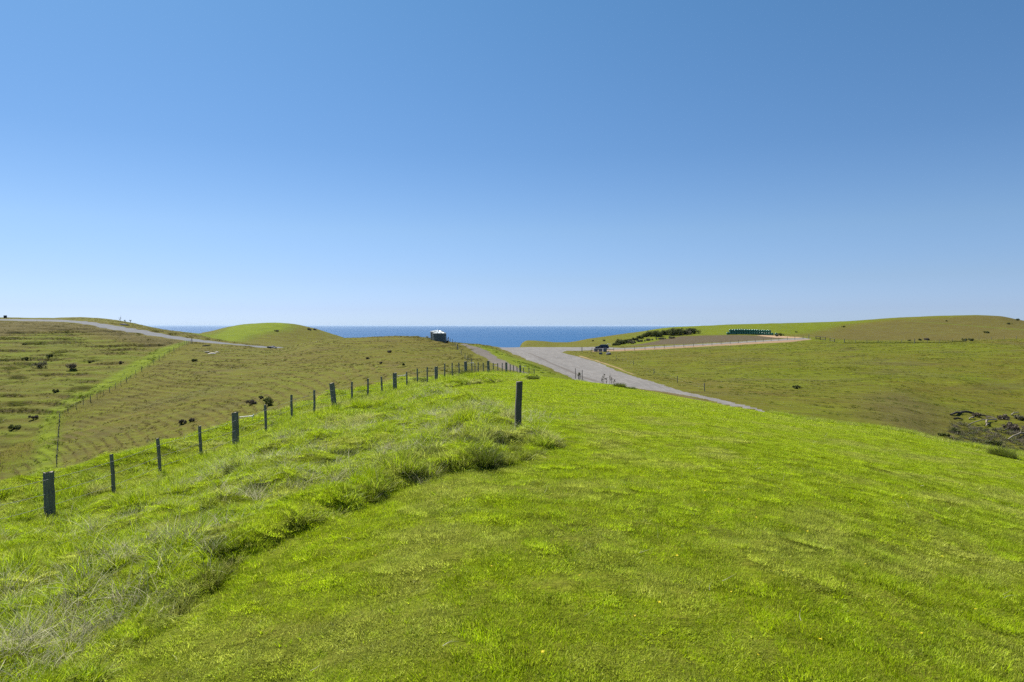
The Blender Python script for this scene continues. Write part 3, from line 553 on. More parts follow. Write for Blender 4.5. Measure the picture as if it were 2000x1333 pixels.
# the shaggy edge where the ungrazed strip stops: overhanging clumps along the cut line
E_ = np.array(ROUGHP[1:]); X = []; Y = []; H_ = []
for i in range(len(E_) - 1):
    a, b = E_[i], E_[i+1]; L_ = np.linalg.norm(b - a); n_ = int(L_ * (16 if i < 14 else 5)); d = (b - a) / L_; nr = np.array([-d[1], d[0]])
    for t in rng.uniform(0, 1, n_):
        q = a + (b - a) * t + nr * rng.normal(.12, .12); X.append(q[0]); Y.append(q[1]); H_.append((.72 if i < 11 else .5) if 2 < i < 15 else .45)
X, Y, H_ = np.array(X), np.array(Y), np.array(H_); k_ = fbm(X / .9, Y / .9, 271, 2) > .0; X, Y, H_ = X[k_], Y[k_], H_[k_]; n_ = len(X); Z = height(X, Y)
s_ = rng.uniform(.9, 1.4, n_); H_ = H_ * rng.uniform(.6, 1.25, n_)
scatter('long_grass', 'long', np.stack([X, Y, Z - .03], 1), np.stack([rng.normal(0, .2, n_), rng.normal(.05, .25, n_), rng.uniform(0, 6.28, n_)], 1), np.stack([s_, s_, H_], 1), np.clip(rng.normal(.3, .3, n_), 0, 1), 'shaggy overhanging grass edge between the ungrazed strip and the turf', 'grass', 9)

X = []; Y = []
for i in range(1, 15):
    a, b = E_[i], E_[i+1]; L_ = np.linalg.norm(b - a); d = (b - a) / L_; nr = np.array([-d[1], d[0]])
    for t in rng.uniform(0, 1, int(L_ * (11 if i > 3 else 7))): q = a + (b - a) * t + nr * rng.normal(.02, .05); X.append(q[0]); Y.append(q[1])
X, Y = np.array(X), np.array(Y); k_ = fbm(X / .7, Y / .7, 273, 2) > .08; X, Y = X[k_], Y[k_]; n_ = len(X); Z = height(X, Y); s_ = rng.uniform(.8, 1.3, n_)
scatter('long_grass', 'edge', np.stack([X, Y, Z - .02], 1), np.stack([rng.normal(0, .15, n_), rng.normal(0, .15, n_), rng.uniform(0, 6.28, n_)], 1), np.stack([s_, s_, s_ * rng.uniform(.6, 1.2, n_)], 1), np.clip(rng.normal(.1, .3, n_), 0, 1), 'dense sward coloured dark as shade on the face of the step between rough grass and turf', 'grass', 14)

# darker tufts dotted through the rough strip, and tall growth crowding the far posts
X = []; Y = []; S_ = []
cx_, cy_ = fan(420, 7, 50, -.75, .1); m = rough_mask(cx_, cy_) & (poly_sd(ROUGHP, cx_, cy_) < -.3); cx_, cy_ = cx_[m], cy_[m]
for a, b in zip(cx_, cy_):
    k = rng.integers(2, 7); sz = rng.uniform(.7, 1.5)
    for _ in range(k): X.append(a + rng.normal(0, .13)); Y.append(b + rng.normal(0, .10)); S_.append(sz * rng.uniform(.7, 1.2))
X, Y, S_ = np.array(X), np.array(Y), np.array(S_); n_ = len(X); Z = height(X, Y)
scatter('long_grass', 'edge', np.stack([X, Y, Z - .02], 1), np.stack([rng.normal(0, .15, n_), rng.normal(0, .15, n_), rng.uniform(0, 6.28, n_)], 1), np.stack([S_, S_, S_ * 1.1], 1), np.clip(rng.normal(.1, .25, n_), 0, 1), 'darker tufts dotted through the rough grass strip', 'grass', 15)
s_ = np.concatenate([rng.uniform(9, 16, 160), rng.uniform(16, 33, 620)]); Y = 17 * (1 + .112 * s_) + rng.normal(-.4, .8, len(s_)); X = 17 * (-.677 + .02295 * s_) + rng.normal(.3, .7, len(s_)); k_ = fbm(s_ / 1.2, s_ * 0, 301, 2) > rng.uniform(-.3, .4, len(s_)); X, Y = X[k_], Y[k_]; n_ = len(X); Z = height(X, Y); q_ = rng.uniform(1.4, 2.1, n_)
scatter('long_grass', 'long', np.stack([X, Y, Z - .03], 1), np.stack([rng.normal(0, .1, n_), rng.normal(0, .1, n_), rng.uniform(0, 6.28, n_)], 1), np.stack([q_, q_, q_ * rng.uniform(.7, 1.15, n_)], 1), np.clip(rng.normal(0, .2, n_), 0, 1), 'tall green growth crowding the far posts of the ridge fence', 'grass', 16)
# ------------------------------------------------------------------ materials of the built things
def wood_material(name, a, b, c, ring=24):
    s = NT(name); v = s.P((ring, ring, 2.2), True); n = s.noise(1, 4, .65, v); n2 = s.noise(2.2, 4, .6, s.P((1, 1, 1), True))
    k = s.mix(n, a, b); k = s.mix(s.math('MULTIPLY', n2, .55), k, c); s.col(k); s.bump(n, .6, .01); s.b.inputs['Roughness'].default_value = .85; return s.m
M_POST = wood_material('treated_pine', (.090, .090, .074, 1), (.24, .235, .195, 1), (.16, .17, .145, 1))
M_TOP = wood_material('sawn_end_grain', (.16, .14, .11, 1), (.28, .25, .20, 1), (.20, .18, .15, 1), 60)
M_OLDPOST = wood_material('weathered_totara', (.060, .056, .042, 1), (.16, .145, .115, 1), (.105, .11, .07, 1))
M_LOG = wood_material('bleached_driftwood', (.15, .13, .09, 1), (.29, .25, .18, 1), (.21, .18, .13, 1), 14)
M_DLOG = wood_material('dark_rotten_timber', (.035, .028, .022, 1), (.085, .068, .050, 1), (.06, .055, .035, 1), 14)
M_RAIL = wood_material('pen_rail_timber', (.045, .040, .030, 1), (.10, .088, .066, 1), (.07, .06, .05, 1), 14)
def flat_material(name, col, rough=.6, metal=0.0, spec=.3, var=.25, scale=8):
    s = NT(name); n = s.noise(scale, 4, .6, s.P((1, 1, 1), True)); c = tuple(v * (1 - var) for v in col[:3]) + (1,)
    s.col(s.mix(n, c, tuple(col[:3]) + (1,))); s.b.inputs['Roughness'].default_value = rough; s.b.inputs['Metallic'].default_value = metal; s.b.inputs['Specular IOR Level'].default_value = spec; return s.m
M_WIRE = flat_material('galvanised_wire', (.26, .265, .26), .7, 0.0)
M_WHITE = flat_material('white_insulator_rod', (.75, .75, .72), .4)
M_TANK = flat_material('green_grey_tank_wall', (.105, .130, .128), .5, 0, .3, .2, 1.5)
M_ROOF = flat_material('galvanised_tank_roof', (.62, .67, .66), .35, .2)
M_BALE = flat_material('green_bale_wrap', (.020, .155, .085), .28, 0, .6, .3, 3)
M_BALE2 = flat_material('pale_green_wrap_end', (.035, .20, .12), .3, 0, .6, .3, 3)
M_PAINT = flat_material('dark_blue_car_paint', (.010, .014, .045), .22, .3, .6, .1)
M_GLASS = flat_material('tinted_car_glass', (.018, .022, .03), .06, 0, .8, .1)
M_TYRE = flat_material('tyre_rubber', (.018, .018, .018), .8)
M_RIM = flat_material('alloy_rim', (.45, .46, .48), .3, .9)
M_LAMP = flat_material('lamp_lens', (.65, .66, .68), .15, 0, .6)
M_TAIL = flat_material('red_tail_lens', (.35, .02, .02), .2, 0, .6)
M_BLOCK = flat_material('grey_concrete_block', (.20, .21, .23), .85, 0, .2, .4, 2.5)
M_ROCK = flat_material('blue_grey_rock', (.20, .20, .22), .9, 0, .2, .5, 3)
M_PALE = flat_material('pale_lime_rock', (.52, .48, .42), .9, 0, .2, .4, 3)
M_DARKBOX = flat_material('dark_steel_plate', (.030, .032, .045), .5, .2)
M_PLASTIC_GLARE = flat_material('white_plastic_and_glare', (.7, .7, .68), .45)
M_BLACKPIPE = flat_material('black_poly_pipe', (.03, .03, .035), .5)
M_STAKE = flat_material('steel_stake', (.12, .10, .08), .7, .2)
M_MESHNET = flat_material('guard_netting', (.30, .30, .26), .7)
def leaf_material(name, a, b, tr=.35):
    s = NT(name); n = s.noise(1.6, 4, .65); n2 = s.noise(9, 2, .6); c = s.mix(n, a, b); c = s.mix(.5, c, s.mix(n2, .6, 1.3), 'MULTIPLY'); s.col(c); s.b.inputs['Specular IOR Level'].default_value = .15
    t = s.n('BsdfTranslucent'); s.l(c, t.inputs[0]); m = s.n('MixShader'); m.inputs[0].default_value = tr; s.l(s.b.outputs[0], m.inputs[1]); s.l(t.outputs[0], m.inputs[2]); s.l(m.outputs[0], s.o.inputs[0]); return s.m
M_LEAF = leaf_material('coastal_shrub_leaves', (.055, .070, .016, 1), (.12, .135, .038, 1))
M_LEAF2 = leaf_material('grey_shrub_leaves', (.085, .085, .048, 1), (.155, .145, .09, 1))
M_LEAF3 = leaf_material('dead_shrub_twigs', (.085, .068, .046, 1), (.17, .14, .10, 1), .2)
M_STEM = wood_material('shrub_stem', (.04, .03, .022, 1), (.09, .07, .05, 1), (.06, .05, .04, 1))
M_YEL = flat_material('yellow_petals', (.62, .50, .01), .6, 0, .2, .1)
M_TUSS = blade_mat('tussock_blades', [(.075, .12, .006, 1), (.13, .165, .012, 1), (.20, .19, .07, 1), (.2, .2, .1, 1)], .35)

# ------------------------------------------------------------------ small mesh builder
class MB:
    def __init__(s): s.v = []; s.f = []; s.m = []
    def add(s, V, Fc, m=0):
        o = len(s.v); s.v += [tuple(p) for p in V]; s.f += [tuple(i + o for i in f) for f in Fc]; s.m += [m] * len(Fc)
    def tube(s, pts, rad, n=8, m=0, cap=True, capm=None, ph=0.0):
        pts = [Vector(p) for p in pts]; rad = rad if isinstance(rad, (list, tuple)) else [rad] * len(pts); V = []
        for i, p in enumerate(pts):
            d = (pts[min(i+1, len(pts)-1)] - pts[max(i-1, 0)]).normalized(); u = d.cross(Vector((0, 1, 0)) if abs(d.y) < .9 else Vector((1, 0, 0))).normalized(); w_ = d.cross(u)
            for k in range(n): a = 2*math.pi*k/n + ph; V.append(p + (u*math.cos(a) + w_*math.sin(a)) * rad[i])
        Fc = [(i*n+k, i*n+(k+1) % n, (i+1)*n+(k+1) % n, (i+1)*n+k) for i in range(len(pts)-1) for k in range(n)]
        s.add(V, Fc, m)
        if cap: s.add(V[-n:], [tuple(range(n))], m if capm is None else capm); s.add(V[:n], [tuple(reversed(range(n)))], m)
    def box(s, c, d, m=0, R=None, bev=0.0):
        bm = bmesh.new(); bmesh.ops.create_cube(bm, size=1.0)
        for v in bm.verts: v.co = Vector((v.co.x*d[0], v.co.y*d[1], v.co.z*d[2]))
        if bev: bmesh.ops.bevel(bm, geom=list(bm.edges), offset=bev, segments=2, affect='EDGES')
        bm.verts.index_update(); V = [(R @ v.co if R else v.co) + Vector(c) for v in bm.verts]; s.add(V, [[v.index for v in f.verts] for f in bm.faces], m); bm.free()
    def build(s, name, mats, parent=None, smooth=False, loc=None):
        me = bpy.data.meshes.new(name); me.from_pydata(s.v, [], s.f); 
        for x in (mats if isinstance(mats, (list, tuple)) else [mats]): me.materials.append(x)
        me.polygons.foreach_set('material_index', s.m)
        if smooth: me.polygons.foreach_set('use_smooth', [True] * len(s.f))
        me.update(); o = link(name, me, parent)
        if loc is not None: o.location = loc
        return o
def thing(name, label, cat, loc, rz=0.0, group=None):
    o = bpy.data.objects.new(name, None); o.empty_display_size = .5; COL.objects.link(o); o.location = loc; o.rotation_euler = (0, 0, rz); tag(o, label, cat, group); return o
def G(px, q, y0=3.0, y1=480):
    p = hit(px, q, y0, y1); return Vector((p[0], p[1], gz(p[0], p[1])))
def pt(px, Y):
    X = (px - PX0) / F * Y; return Vector((X, Y, gz(X, Y)))

# ------------------------------------------------------------------ posts and fences
def post_mesh(h, r, n=12, seed=0, square=False, taper=.94):
    m = MB(); rr = random.Random(seed); ks = 5; pts = [(rr.uniform(-.006, .006), rr.uniform(-.006, .006), -.35 + (h + .35) * i / ks) for i in range(ks + 1)]; pts[-1] = (pts[-1][0], pts[-1][1], h)
    rad = [r * (1 - (1 - taper) * i / ks) * rr.uniform(.97, 1.03) for i in range(ks + 1)]
    nn = 4 if square else n
    m.tube(pts, rad, nn, 0, True, 1, math.pi / 4 if square else 0); 
    V = m.v; top = len(m.v) - nn * 2
    for i in range(len(V)):
        if V[i][2] > h - .01: V[i] = (V[i][0], V[i][1], h + V[i][0] * rr.uniform(-.15, .35))
    return m
post_cache = {}
def add_post(parent, base, loc, h, r, lean=(0, 0), kind=0, square=False, name='post', mat=None, n=12):
    key = (round(h, 2), round(r, 3), kind, square, mat.name if mat else '', n)
    if key not in post_cache:
        o = post_mesh(h, r, n, kind * 7 + 1, square).build(name, [mat or M_POST, M_TOP], parent, not square); post_cache[key] = o.data
    else: o = link(name, post_cache[key], parent)
    o.location = loc - base; o.rotation_euler = (lean[0], lean[1], random.uniform(0, .6)); return o
def wires(parent, base, pts, hs, r, name='wire', n=4):
    for h in hs:
        m = MB(); P = [p - base + Vector((0, 0, h)) for p in pts]; Q_ = []
        for i in range(len(P) - 1):
            Q_ += [P[i], P[i] * .5 + P[i+1] * .5 - Vector((0, 0, .008 + .012 * random.random()))]
        Q_.append(P[-1]); m.tube(Q_, r, n); m.build(name, M_WIRE, parent, True)

# the ridge fence: round posts and heavier strainers in a straight line running away
fb = Vector((-11.5, 17, gz(-11.5, 17)))
fence = thing('fence', 'post and wire fence running away along the left edge of the green knoll', 'fence', fb)
lean = {8: (.0, -.10), 1: (0, -.07), 2: (0, -.06), 3: (0, -.05), 0: (0, -.03), 12: (0, -.02), 5: (0, -.03)}
hts = {0: 1.04, 4: 1.14, 8: 1.20, 12: 1.14, 16: 1.05, 20: 1.15, 24: 1.25, 28: 1.25, 32: 1.3}
fpts = []
for s_ in range(-2, 36):
    Y_ = 17.0 * (1 + .112 * s_); X_ = 17.0 * (-.677 + .02295 * s_)
    if s_ == 1: X_ += .1
    p = Vector((X_, Y_, gz(X_, Y_)))
    if s_ > 33: p.x += (s_ - 33) * .3
    major = s_ % 4 == 0
    h = hts.get(s_, 1.15) if major else 1.08 + random.uniform(-.04, .04)
    h += .10 if 17 <= s_ <= 31 else 0
    add_post(fence, fb, p, round(h, 2), .125 if major else .052, lean.get(s_, (random.uniform(-.03, .03), random.uniform(-.05, .01))), s_ % 3)
    fpts.append(p)
    if s_ in (4, 12, 20, 32):
        m = MB(); m.tube([(0, 0, 0), (.30, .05, .02), (.48, .08, .03)], [.013, .013, .016], 6); m.tube([(.46, .08, -.02), (.50, .085, .09)], .022, 6)
        o = m.build('insulator', M_WHITE, fence, True); o.location = p - fb + Vector((.10, 0, h - .17))
wires(fence, fb, [p + Vector((.13, -.02, 0)) for p in fpts], (.24, .55, .90), .0042)

lp = pt(1011, 17.0); lp.x = (1011 - PX0) / F * 17; lp.z = gz(lp.x, 17.0)
o = thing('wooden_post', 'lone dark square wooden post standing in the middle of the grass', 'post', lp)
q = post_mesh(1.27, .108, 12, 5, True, .98).build('post_shaft', [M_OLDPOST, M_TOP], o); o.rotation_euler = (0, .03, .12)

# the valley fence on the left slope
VP = [(375,672),(372,672.5),(369,673),(365,674),(361,675),(350,683),(340,688),(331,690),(321,698),(311,705),(300,712),(289,719),(277,727),(265,732),(256,741),(247,748),(236,754),(226,760),(214,767),(202,773),(190,779),(177,785),(163,791),(149,798),(133,806),(117,814)]
P_ = [G(a, b, 84, 235) for a, b in VP]
last = P_[-1]
for k in range(1, 13):
    yy = last.y - k * 2.4
    if yy > 93: P_.append(pt(117 - k * .55, yy))
vb = P_[0].copy(); vf = thing('fence', 'long fence of thin dark posts climbing the left hillside to the sealed road', 'fence', vb)
for i, p in enumerate(P_): add_post(vf, vb, p, 1.55 if i == 0 else (1.1 if i % 3 else 1.25), .12 if i == 0 else (.045 if i % 3 else .065), (0, random.uniform(-.05, .03)), i % 2, n=6)
wires(vf, vb, P_, (.5, 1.0), .004, n=3)

def far_fence(label, L, y0, y1, h=1.2, r=.07, big=(), w=(.35, .65, .95), hbig=1.45, rbig=.13):
    P_ = [G(a, b, y0, y1) for a, b in L]; b0 = P_[0].copy(); f = thing('fence', label, 'fence', b0)
    for i, p in enumerate(P_): B_ = i in big; add_post(f, b0, p, hbig if B_ else h, rbig if B_ else r, (0, random.uniform(-.04, .04)), i % 2, n=6)
    if w: wires(f, b0, P_, w, .004, n=3)
    return f
far_fence('fence descending from the water tanks beside the bare brown track', [(876,667),(879,669),(884,672),(889,678),(894,684),(901,692),(908,701),(914,709),(921,716),(928,724),(934,731)], 84, 225, 1.15, .07, (0, 4), (.4, .8), 1.3, .13)
far_fence('roadside fence between the gravel road and the right paddock', [(1136.5,688.5),(1154.5,691.5),(1156,686.5),(1198.7,686),(1220.5,685.8),(1239,684.5),(1259.7,683.5),(1278.7,682.5),(1297.4,681),(1316.5,680),(1335.4,678.8),(1354.3,677.6),(1372.7,676.2),(1390.4,674.8),(1408.3,673.2),(1425.9,672.2),(1442,670.8),(1458.6,669.8),(1475.2,668.8),(1490.8,667.6),(1506,666.8),(1521,665.8),(1537.6,664.6),(1552.2,663.6),(1568.2,662.6),(1579.6,662)], 200, 285, 1.25, .08, (0, 25), (.4, .8, 1.1), 1.6, .14)
far_fence('sparse fence of short posts beside the gravel road running downhill', [(1203,702),(1237,716),(1277,731),(1323,748),(1376,766)], 84, 240, 1.25, .07, (), (.5, .9))
far_fence('long straight fence with weeds beneath it at the top of the right paddock', [(1649,670.5),(1671,670.5),(1693,670.5),(1715,670.5),(1738,670.5),(1761,670.5),(1786,670.3),(1811,670),(1835,669.7),(1860,669),(1885,668),(1912,665),(1936,664.5),(1961,664),(1985,663.5),(2010,663),(2040,662)], 225, 290, 1.25, .07, (0, 6), (.4, .8), 1.6, .14)

def pen(label, L, y0=240, y1=290):
    P_ = [G(a, b, y0, y1) for a, b in L]; b0 = P_[0].copy(); t = thing('rail_fence', label, 'rail fence', b0)
    for p in P_: add_post(t, b0, p, 1.25, .13, (0, 0), 0, True, mat=M_RAIL)
    for h in (.35, 1.15):
        for i in range(len(P_) - 1):
            m = MB(); m.tube([P_[i] - b0 + Vector((0, -.16, h)), P_[i+1] - b0 + Vector((0, -.16, h))], .085, 4); m.build('rail', M_RAIL, t)
pen('longer of the two dark timber rail sections by the far paddock gateway', [(1593.5,663.5),(1602,664.5),(1612,666)])
pen('shorter of the two dark timber rail sections by the far paddock gateway', [(1621,666.8),(1630,669)])

# ------------------------------------------------------------------ water tanks
def tank(px, Y, label, R=1.78, H=2.15, pipe=True):
    p = pt(px, Y); t = thing('water_tank', label, 'water tank', p, 0, 'water tanks on the knoll')
    m = MB(); n = 40
    prof = [(-.4, R), (0, R), (.04, R + .03), (H * .33, R), (H * .34, R + .025), (H * .36, R), (H * .66, R), (H * .67, R + .025), (H * .69, R), (H - .06, R), (H - .05, R + .05), (H + .03, R + .05)]
    m.tube([(0, 0, z) for z, _ in prof], [r for _, r in prof], n); m.build('tank_wall', M_TANK, t, False)
    m = MB(); m.tube([(0, 0, H + .031), (0, 0, H + .24), (0, 0, H + .36), (0, 0, H + .40)], [R + .10, R * .66, R * .30, .18], 16); m.build('roof', M_ROOF, t, True)
    m = MB()
    for k in range(16):
        a = 2*math.pi*k/16; c_, s_ = math.cos(a), math.sin(a); m.tube([((R+.11)*c_, (R+.11)*s_, H + .05), (R*.66*c_, R*.66*s_, H + .255), (.2*c_, .2*s_, H + .41)], .03, 4)
    m.build('roof_rib', M_ROOF, t)
    m = MB(); m.tube([(.5, -.4, H + .26), (.5, -.4, H + .44)], .28, 16); m.build('hatch', M_TANK, t)
    for k in (0, 1):
        m = MB(); a = -1.75 + .55 * k; c_, s_ = math.cos(a), math.sin(a); m.box(((R+.07)*c_, (R+.07)*s_, H + .12), (.14, .10, .34), bev=.02); m.build('bracket', M_TANK, t)
    if pipe:
        m = MB(); m.tube([(R + .06, -.5, H * .9), (R + .14, -.5, H * .5), (R + .14, -.5, .1)], .05, 8); m.build('pipe', M_BLACKPIPE, t)
tank(858, 181, 'front dark green water tank with pale ribbed roof on the knoll')
tank(853.5, 186, 'water tank mostly hidden behind the front tank', pipe=False)
b = pt(873.5, 183); t = thing('pump', 'small pump and pipes on the ground right of the water tanks', 'pump', b)
m = MB(); m.box((0, 0, .28), (.55, .4, .5), bev=.06); m.build('housing', M_DARKBOX, t)
m = MB(); m.tube([(.05, -.1, .3), (.3, -.1, .75), (.45, -.1, .95)], .06, 8); m.build('pipe', M_PLASTIC_GLARE, t, True)
m = MB(); m.tube([(.0, 0, .5), (0, 0, 1.25)], .07, 8); m.build('riser', M_BLACKPIPE, t, True)
b = pt(834, 186); t = thing('trough', 'small white trough on the skyline left of the tanks', 'trough', b)
m = MB(); m.tube([(0, 0, 0), (0, 0, .45)], [.30, .36], 16); m.build('basin', M_PLASTIC_GLARE, t); m = MB(); m.tube([(0, 0, .45), (0, 0, .52)], [.40, .40], 16); m.build('rim', M_PLASTIC_GLARE, t)

# ------------------------------------------------------------------ car
def car(p, rz):
    t = thing('parked_car', 'dark blue parked car with raised tailgate beside the gravel yard', 'car', p, rz)
    W = .92; prof = [(2.38, .38), (2.42, .62), (2.36, .84), (1.95, .98), (1.25, 1.08), (.55, 1.58), (.15, 1.68), (-.9, 1.71), (-1.9, 1.66), (-2.15, 1.30), (-2.32, 1.02), (-2.38, .60), (-2.34, .38)]
    m = MB(); n = len(prof); V = []
    for y, f in ((-1, 0), (-1, 1), (1, 1), (1, 0)):
        for x, z in prof:
            ins = (.16 if z > 1.2 else .0) + (.06 if f == 0 else 0); V.append((x * (1 if f else .985), y * (W - ins) * (1 if f == 0 else .93), z if f == 0 else z + (.02 if z > .4 else 0)))
    Fc = []
    for r_ in range(3):
        for i in range(n - 1): Fc.append((r_*n+i, r_*n+i+1, (r_+1)*n+i+1, (r_+1)*n+i))
    Fc.append(tuple(range(n))[::-1]); Fc.append(tuple(range(3*n, 4*n)))
    Fc.append((0, n, 2*n, 3*n)); Fc.append((n-1, 2*n-1, 3*n-1, 4*n-1)[::-1])
    m.add(V, Fc); body = m.build('body', M_PAINT, t)
    for y in (-1, 1):
        for a, b_ in (((1.02, 1.14), (.12, 1.14)), ((.04, 1.14), (-.92, 1.14)), ((-1.0, 1.14), (-1.88, 1.16))):
            m = MB(); x0, x1 = a[0], b_[0]; top0 = x0 - .48 if x0 > .9 else x0; Yb, Yt = y * .925, y * .79
            m.add([(x0, Yb, 1.12), (x1, Yb, 1.12), (x1 + (.12 if x1 < -1.5 else 0), Yt, 1.56), (top0, Yt, 1.56), (x0, Yb - y*.04, 1.12), (x1, Yb - y*.04, 1.12), (x1, Yt - y*.04, 1.56), (top0, Yt - y*.04, 1.56)], [(0, 1, 2, 3), (7, 6, 5, 4), (0, 4, 5, 1), (2, 6, 7, 3)]); m.build('window', M_GLASS, t)
        for x in (1.48, -1.42):
            m = MB(); m.tube([(x, y * .72, .36), (x, y * .955, .36)], .37, 20); wh = m.build('wheel', M_TYRE, t)
            m = MB(); m.tube([(x, y * .95, .36), (x, y * .97, .36)], .22, 14); m.build('rim', M_RIM, wh)
        m = MB(); m.box((2.33, y * .66, .76), (.16, .34, .15), bev=.03); m.build('headlight', M_LAMP, t)
        m = MB(); m.box((-2.26, y * .74, .98), (.14, .2, .26), bev=.03); m.build('tail_light', M_TAIL, t)
        m = MB(); m.box((.86, y * .99, 1.16), (.16, .16, .14), bev=.03); m.build('mirror', M_PAINT, t)
    m = MB(); m.add([(1.20, -.74, 1.14), (1.20, .74, 1.14), (.60, .66, 1.60), (.60, -.66, 1.60), (1.16, -.74, 1.10), (1.16, .74, 1.10), (.56, .66, 1.56), (.56, -.66, 1.56)], [(0, 1, 2, 3), (7, 6, 5, 4), (0, 4, 5, 1), (1, 5, 6, 2), (2, 6, 7, 3), (3, 7, 4, 0)]); m.build('windscreen', M_GLASS, t)
    R = Matrix.Rotation(math.radians(-14), 3, 'Y'); m = MB(); m.box((-2.35, 0, 1.86), (1.15, 1.45, .09), R=R, bev=.03); tg = m.build('tailgate', M_PLASTIC_GLARE, t)  # pale tailgate: sun glare on the dark car put in as white colour
    m = MB(); m.box((-2.38, 0, 1.925), (.62, 1.2, .03), R=R); m.build('rear_window', M_GLASS, tg)
    m = MB(); m.box((2.40, 0, .52), (.08, 1.3, .2), bev=.02); m.build('grille', M_TYRE, t)
cp = G(1176, 682.8, 225, 262); car(cp, math.radians(172))

# ------------------------------------------------------------------ blocks and rocks near the car
def block(px, q, label, s=(1.25, 1.0, 1.15), rz=.1):
    p = G(px, q, 190, 248); o = thing('concrete_block', label, 'block', p, rz, 'grey blocks in a row below the car'); m = MB(); m.box((0, 0, s[2]/2 - .1), s, bev=.07); m.build('block_body', M_BLOCK, o)
    m = MB(); m.tube([(-.18, 0, s[2] - .12), (-.12, 0, s[2] + .0), (.12, 0, s[2] + .0), (.18, 0, s[2] - .12)], .03, 6); m.build('lifting_loop', M_STAKE, o)
block(1163.5, 687, 'leftmost of the three square grey blocks below the parked car'); block(1172.5, 687.3, 'middle of the three square grey blocks below the parked car', rz=-.1); block(1181, 688, 'rightmost of the three square grey blocks below the parked car', (1.2, 1.0, 1.25), .2)
def rock_bm(R, seed, sq=(1, .8, .7)):
    bm = bmesh.new(); bmesh.ops.create_icosphere(bm, subdivisions=3, radius=1.0); V = np.array([v.co[:] for v in bm.verts]); rr = np.random.default_rng(seed)
    for _ in range(9):
        d = rr.normal(0, 1, 3); d /= np.linalg.norm(d); k = rr.uniform(.55, .85); dd = V @ d; V = V - np.outer(np.clip(dd - k, 0, None), d)
    for v, c in zip(bm.verts, V): v.co = Vector(c * np.array(sq) * R)
    m = MB(); bm.verts.index_update(); m.add([v.co[:] for v in bm.verts], [[v.index for v in f.verts] for f in bm.faces]); bm.free(); return m
def rock(px, q, R, label, seed, y0, y1, mat=None, sq=(1, .8, .7), grp=None, name='boulder', cat='rock'):
    p = G(px, q, y0, y1); o = rock_bm(R, seed, sq).build(name, mat or M_ROCK, None, False); o.location = p + Vector((0, 0, R * sq[2] * .45)); tag(o, label, cat, grp)
rock(1173, 692.8, .62, 'smaller grey boulder in the grass below the row of blocks', 1, 180, 240, sq=(1, .8, .95))
rock(1189, 693.8, .85, 'larger grey boulder in the grass below the row of blocks', 2, 180, 240, sq=(1, .8, .75))
rock(1188.3, 687.3, .35, 'small pale rock just behind the larger grey boulder', 3, 190, 245, M_PALE)
for i, (a, q, R, l) in enumerate([(526,680.5,.75,'dark rock at the left of the rubble where the sealed road ends'), (532,680,.9,'biggest dark rock of the rubble where the sealed road ends'), (538,680.5,.55,'pale grey rock right of the rubble where the sealed road ends')]):
    rock(a, q, R, l, 10 + i, 190, 240, M_ROCK if i < 2 else M_PALE, (1.1, .8, .6))
for i, (a, q, R, l) in enumerate([(405,690,.5,'left pale rock below the sealed road on the middle slope'), (414,691.5,.8,'large pale rock below the sealed road on the middle slope'), (424,688,.45,'right pale rock below the sealed road on the middle slope')]):
    rock(a, q, R, l, 20 + i, 150, 225, M_PALE, (1.4, .8, .35))
# water trough or sign on the left skyline
p = G(10.5, 622.6, 255, 300); t = thing('sign_board', 'small dark square board on the skyline at the far left', 'board', p)
m = MB(); m.box((0, 0, .65), (1.30, .08, 1.05), bev=.01); m.build('panel', M_DARKBOX, t)
for x in (-.5, .5): m = MB(); m.box((x, .09, .45), (.1, .1, 1.3)); m.build('leg', M_RAIL, t)
# loose timber beside the road
for a, b, q, l in ((396, 411, 676.6, 'weathered plank lying beside the sealed road by the corner post'),):
    A_, B_ = G(a, q, 190, 230), G(b, q - 1, 190, 230); m = MB(); m.tube([Vector((0, 0, .12)), (A_ + B_) / 2 - A_ + Vector((0, 0, .2)), B_ - A_ + Vector((0, 0, .15))], [.16, .15, .11], 8); o = m.build('log', M_RAIL, None, True); o.location = A_; tag(o, l, 'log')
p = G(246, 636.5, 205, 262); rock(243, 636.8, .9, 'dark rubble mound beside the sealed road on the left rise', 31, 225, 262, M_ROCK, (2.2, .9, .5), None, 'rubble_mound', 'mound')

# ------------------------------------------------------------------ wrapped bales
def bale_proto(label):
    o = thing('hay_bale', label, 'hay bale', (0, 0, 0), 0, 'green wrapped bales in the stack')
    m = MB(); R = .62; m.tube([(0, 0, 0), (0, 0, .06), (0, 0, .14), (0, 0, .6), (0, 0, 1.06), (0, 0, 1.14), (0, 0, 1.2)], [R*.90, R*.97, R, R*1.015, R, R*.96, R*.86], 20); b_ = m.build('wrap', M_BALE, o, True)
    m = MB(); m.tube([(0, 0, 1.201), (0, 0, 1.215)], [R*.78, R*.70], 18); m.build('wrap_end', M_BALE2, o, True); return o
bA, bB = G(1421.5, 654.2, 300, 345), G(1508, 655.2, 300, 345); nrow = 19; first = None
def clone(o, loc, rz, label):
    c = o.copy(); COL.objects.link(c); c.location = loc; c.rotation_euler = (0, 0, rz); c['label'] = label
    for ch in o.children: d = ch.copy(); COL.objects.link(d); d.parent = c
    return c
ords = ['first', 'second', 'third', 'fourth', 'fifth', 'sixth', 'seventh', 'eighth', 'ninth', 'tenth', 'eleventh', 'twelfth', 'thirteenth', 'fourteenth', 'fifteenth', 'sixteenth', 'seventeenth', 'eighteenth', 'nineteenth', 'twentieth']
def place_bale(loc, lab):
    global first
    if first is None: first = bale_proto(lab); first.location = loc; return
    clone(first, loc, random.uniform(0, 6.28), lab)
